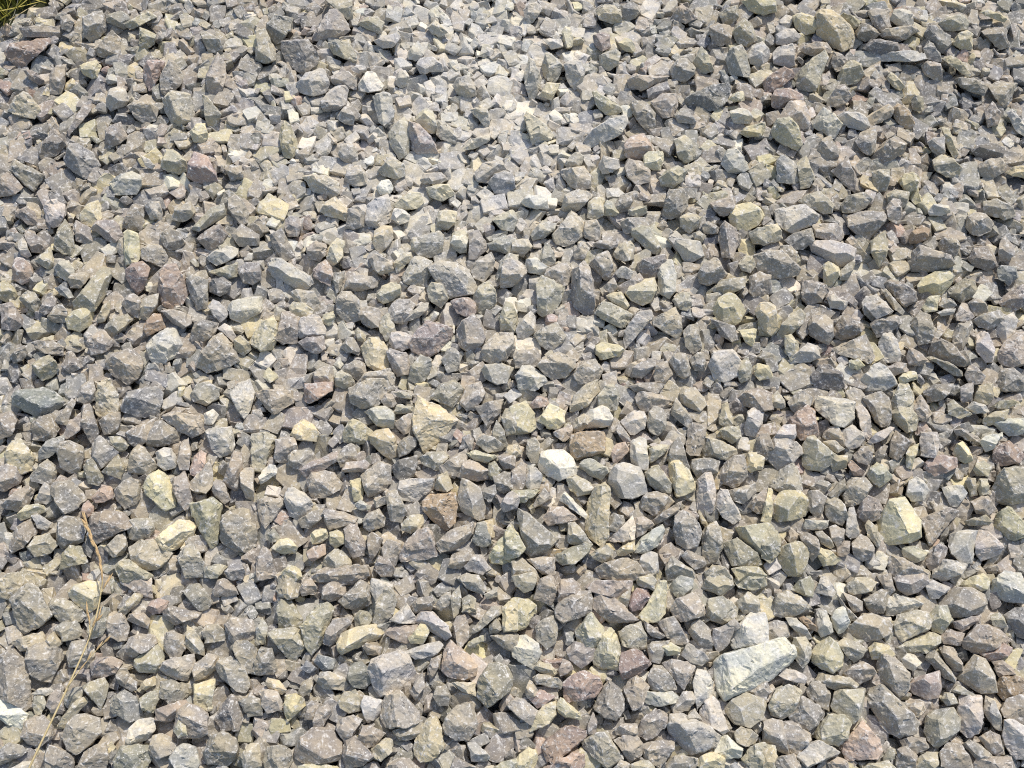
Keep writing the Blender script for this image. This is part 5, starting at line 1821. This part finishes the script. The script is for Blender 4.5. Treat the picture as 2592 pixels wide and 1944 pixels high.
# ------------------------------------------------------------------ dry grass stalk lying on the stones
stalk = bpy.data.objects.new('dry_grass_stalk', None)
stalk.location = at_pix(70, 1944, 0.02)
stalk['label'] = 'thin dry golden grass stalk with seed heads lying over the stones, lower left'
stalk['category'] = 'grass stalk'
scene.collection.objects.link(stalk)
HT = 0.026
def tube(points, r0, r1, sides=6):
    V, F = [], []
    n = len(points)
    for i, p in enumerate(points):
        d = (points[min(i + 1, n - 1)] - points[max(i - 1, 0)]).normalized()
        a = d.orthogonal().normalized(); b = d.cross(a)
        r = r0 + (r1 - r0) * i / (n - 1)
        for k in range(sides):
            t = k / sides * 2 * math.pi
            V.append(p + (a * math.cos(t) + b * math.sin(t)) * r)
    for i in range(n - 1):
        for k in range(sides):
            F.append((i * sides + k, i * sides + (k + 1) % sides, (i + 1) * sides + (k + 1) % sides, (i + 1) * sides + k))
    F.append(tuple(range(sides - 1, -1, -1))); F.append(tuple(range((n - 1) * sides, n * sides)))
    return V, F
main_px = [(60, 1975), (81, 1929), (118, 1851), (172, 1738), (225, 1618), (247, 1545), (256, 1495), (259, 1463), (252, 1412), (237, 1377), (224, 1345), (215, 1318)]
main = curve_pts([at_pix(x, y, HT + 0.004 * math.sin(i)) for i, (x, y) in enumerate(main_px)], 60)
V, F = tube(main, .0013, .0005); part('stem', V, F, STRAW, stalk)
def husk(p, d, ln, w):
    d = d.normalized(); a = d.orthogonal().normalized(); b = d.cross(a)
    V, F = [], []
    prof = [(0, .25), (.2, .8), (.45, 1), (.75, .6), (1, .08)]
    for u, r in prof:
        for k in range(6):
            t = k / 6 * 2 * math.pi
            V.append(p + d * ln * u + (a * math.cos(t) + b * math.sin(t) * .6) * w * r / 2)
    for i in range(len(prof) - 1):
        for k in range(6):
            F.append((i * 6 + k, i * 6 + (k + 1) % 6, (i + 1) * 6 + (k + 1) % 6, (i + 1) * 6 + k))
    F.append(tuple(range(5, -1, -1))); F.append(tuple(range(24, 30)))
    return V, F
hr = random.Random(8)
for k in range(36, 60, 1):
    p = main[k]; d = (main[min(k + 1, 59)] - main[k - 1]).normalized()
    side = Vector((hr.uniform(-1, 1), hr.uniform(-.3, .3), hr.uniform(-.1, .6))) * .28
    V, F = husk(p, d + side, hr.uniform(.010, .016), hr.uniform(.0030, .0044))
    part('spikelet', V, F, HUSK, stalk)
for br in ([(172, 1738), (190, 1712), (215, 1680), (245, 1645), (274, 1617)], [(225, 1618), (232, 1590), (244, 1572), (250, 1562)],
           [(228, 1605), (226, 1575), (219, 1550)], [(256, 1500), (264, 1488), (272, 1475)]):
    bp = curve_pts([at_pix(x, y, HT + .003) for x, y in br], 12)
    V, F = tube(bp, .0008, .0004, 5); part('branch', V, F, STRAW, stalk)
    for k in range(4, 12, 2 if len(br) > 4 else 3):
        d = (bp[min(k + 1, 11)] - bp[k - 1]).normalized()
        V, F = husk(bp[k], d + Vector((hr.uniform(-.3, .3), hr.uniform(-.3, .3), .1)), hr.uniform(.009, .015), hr.uniform(.0026, .0038))
        part('spikelet', V, F, HUSK, stalk)
print('done', round(time.time() - T0, 1))
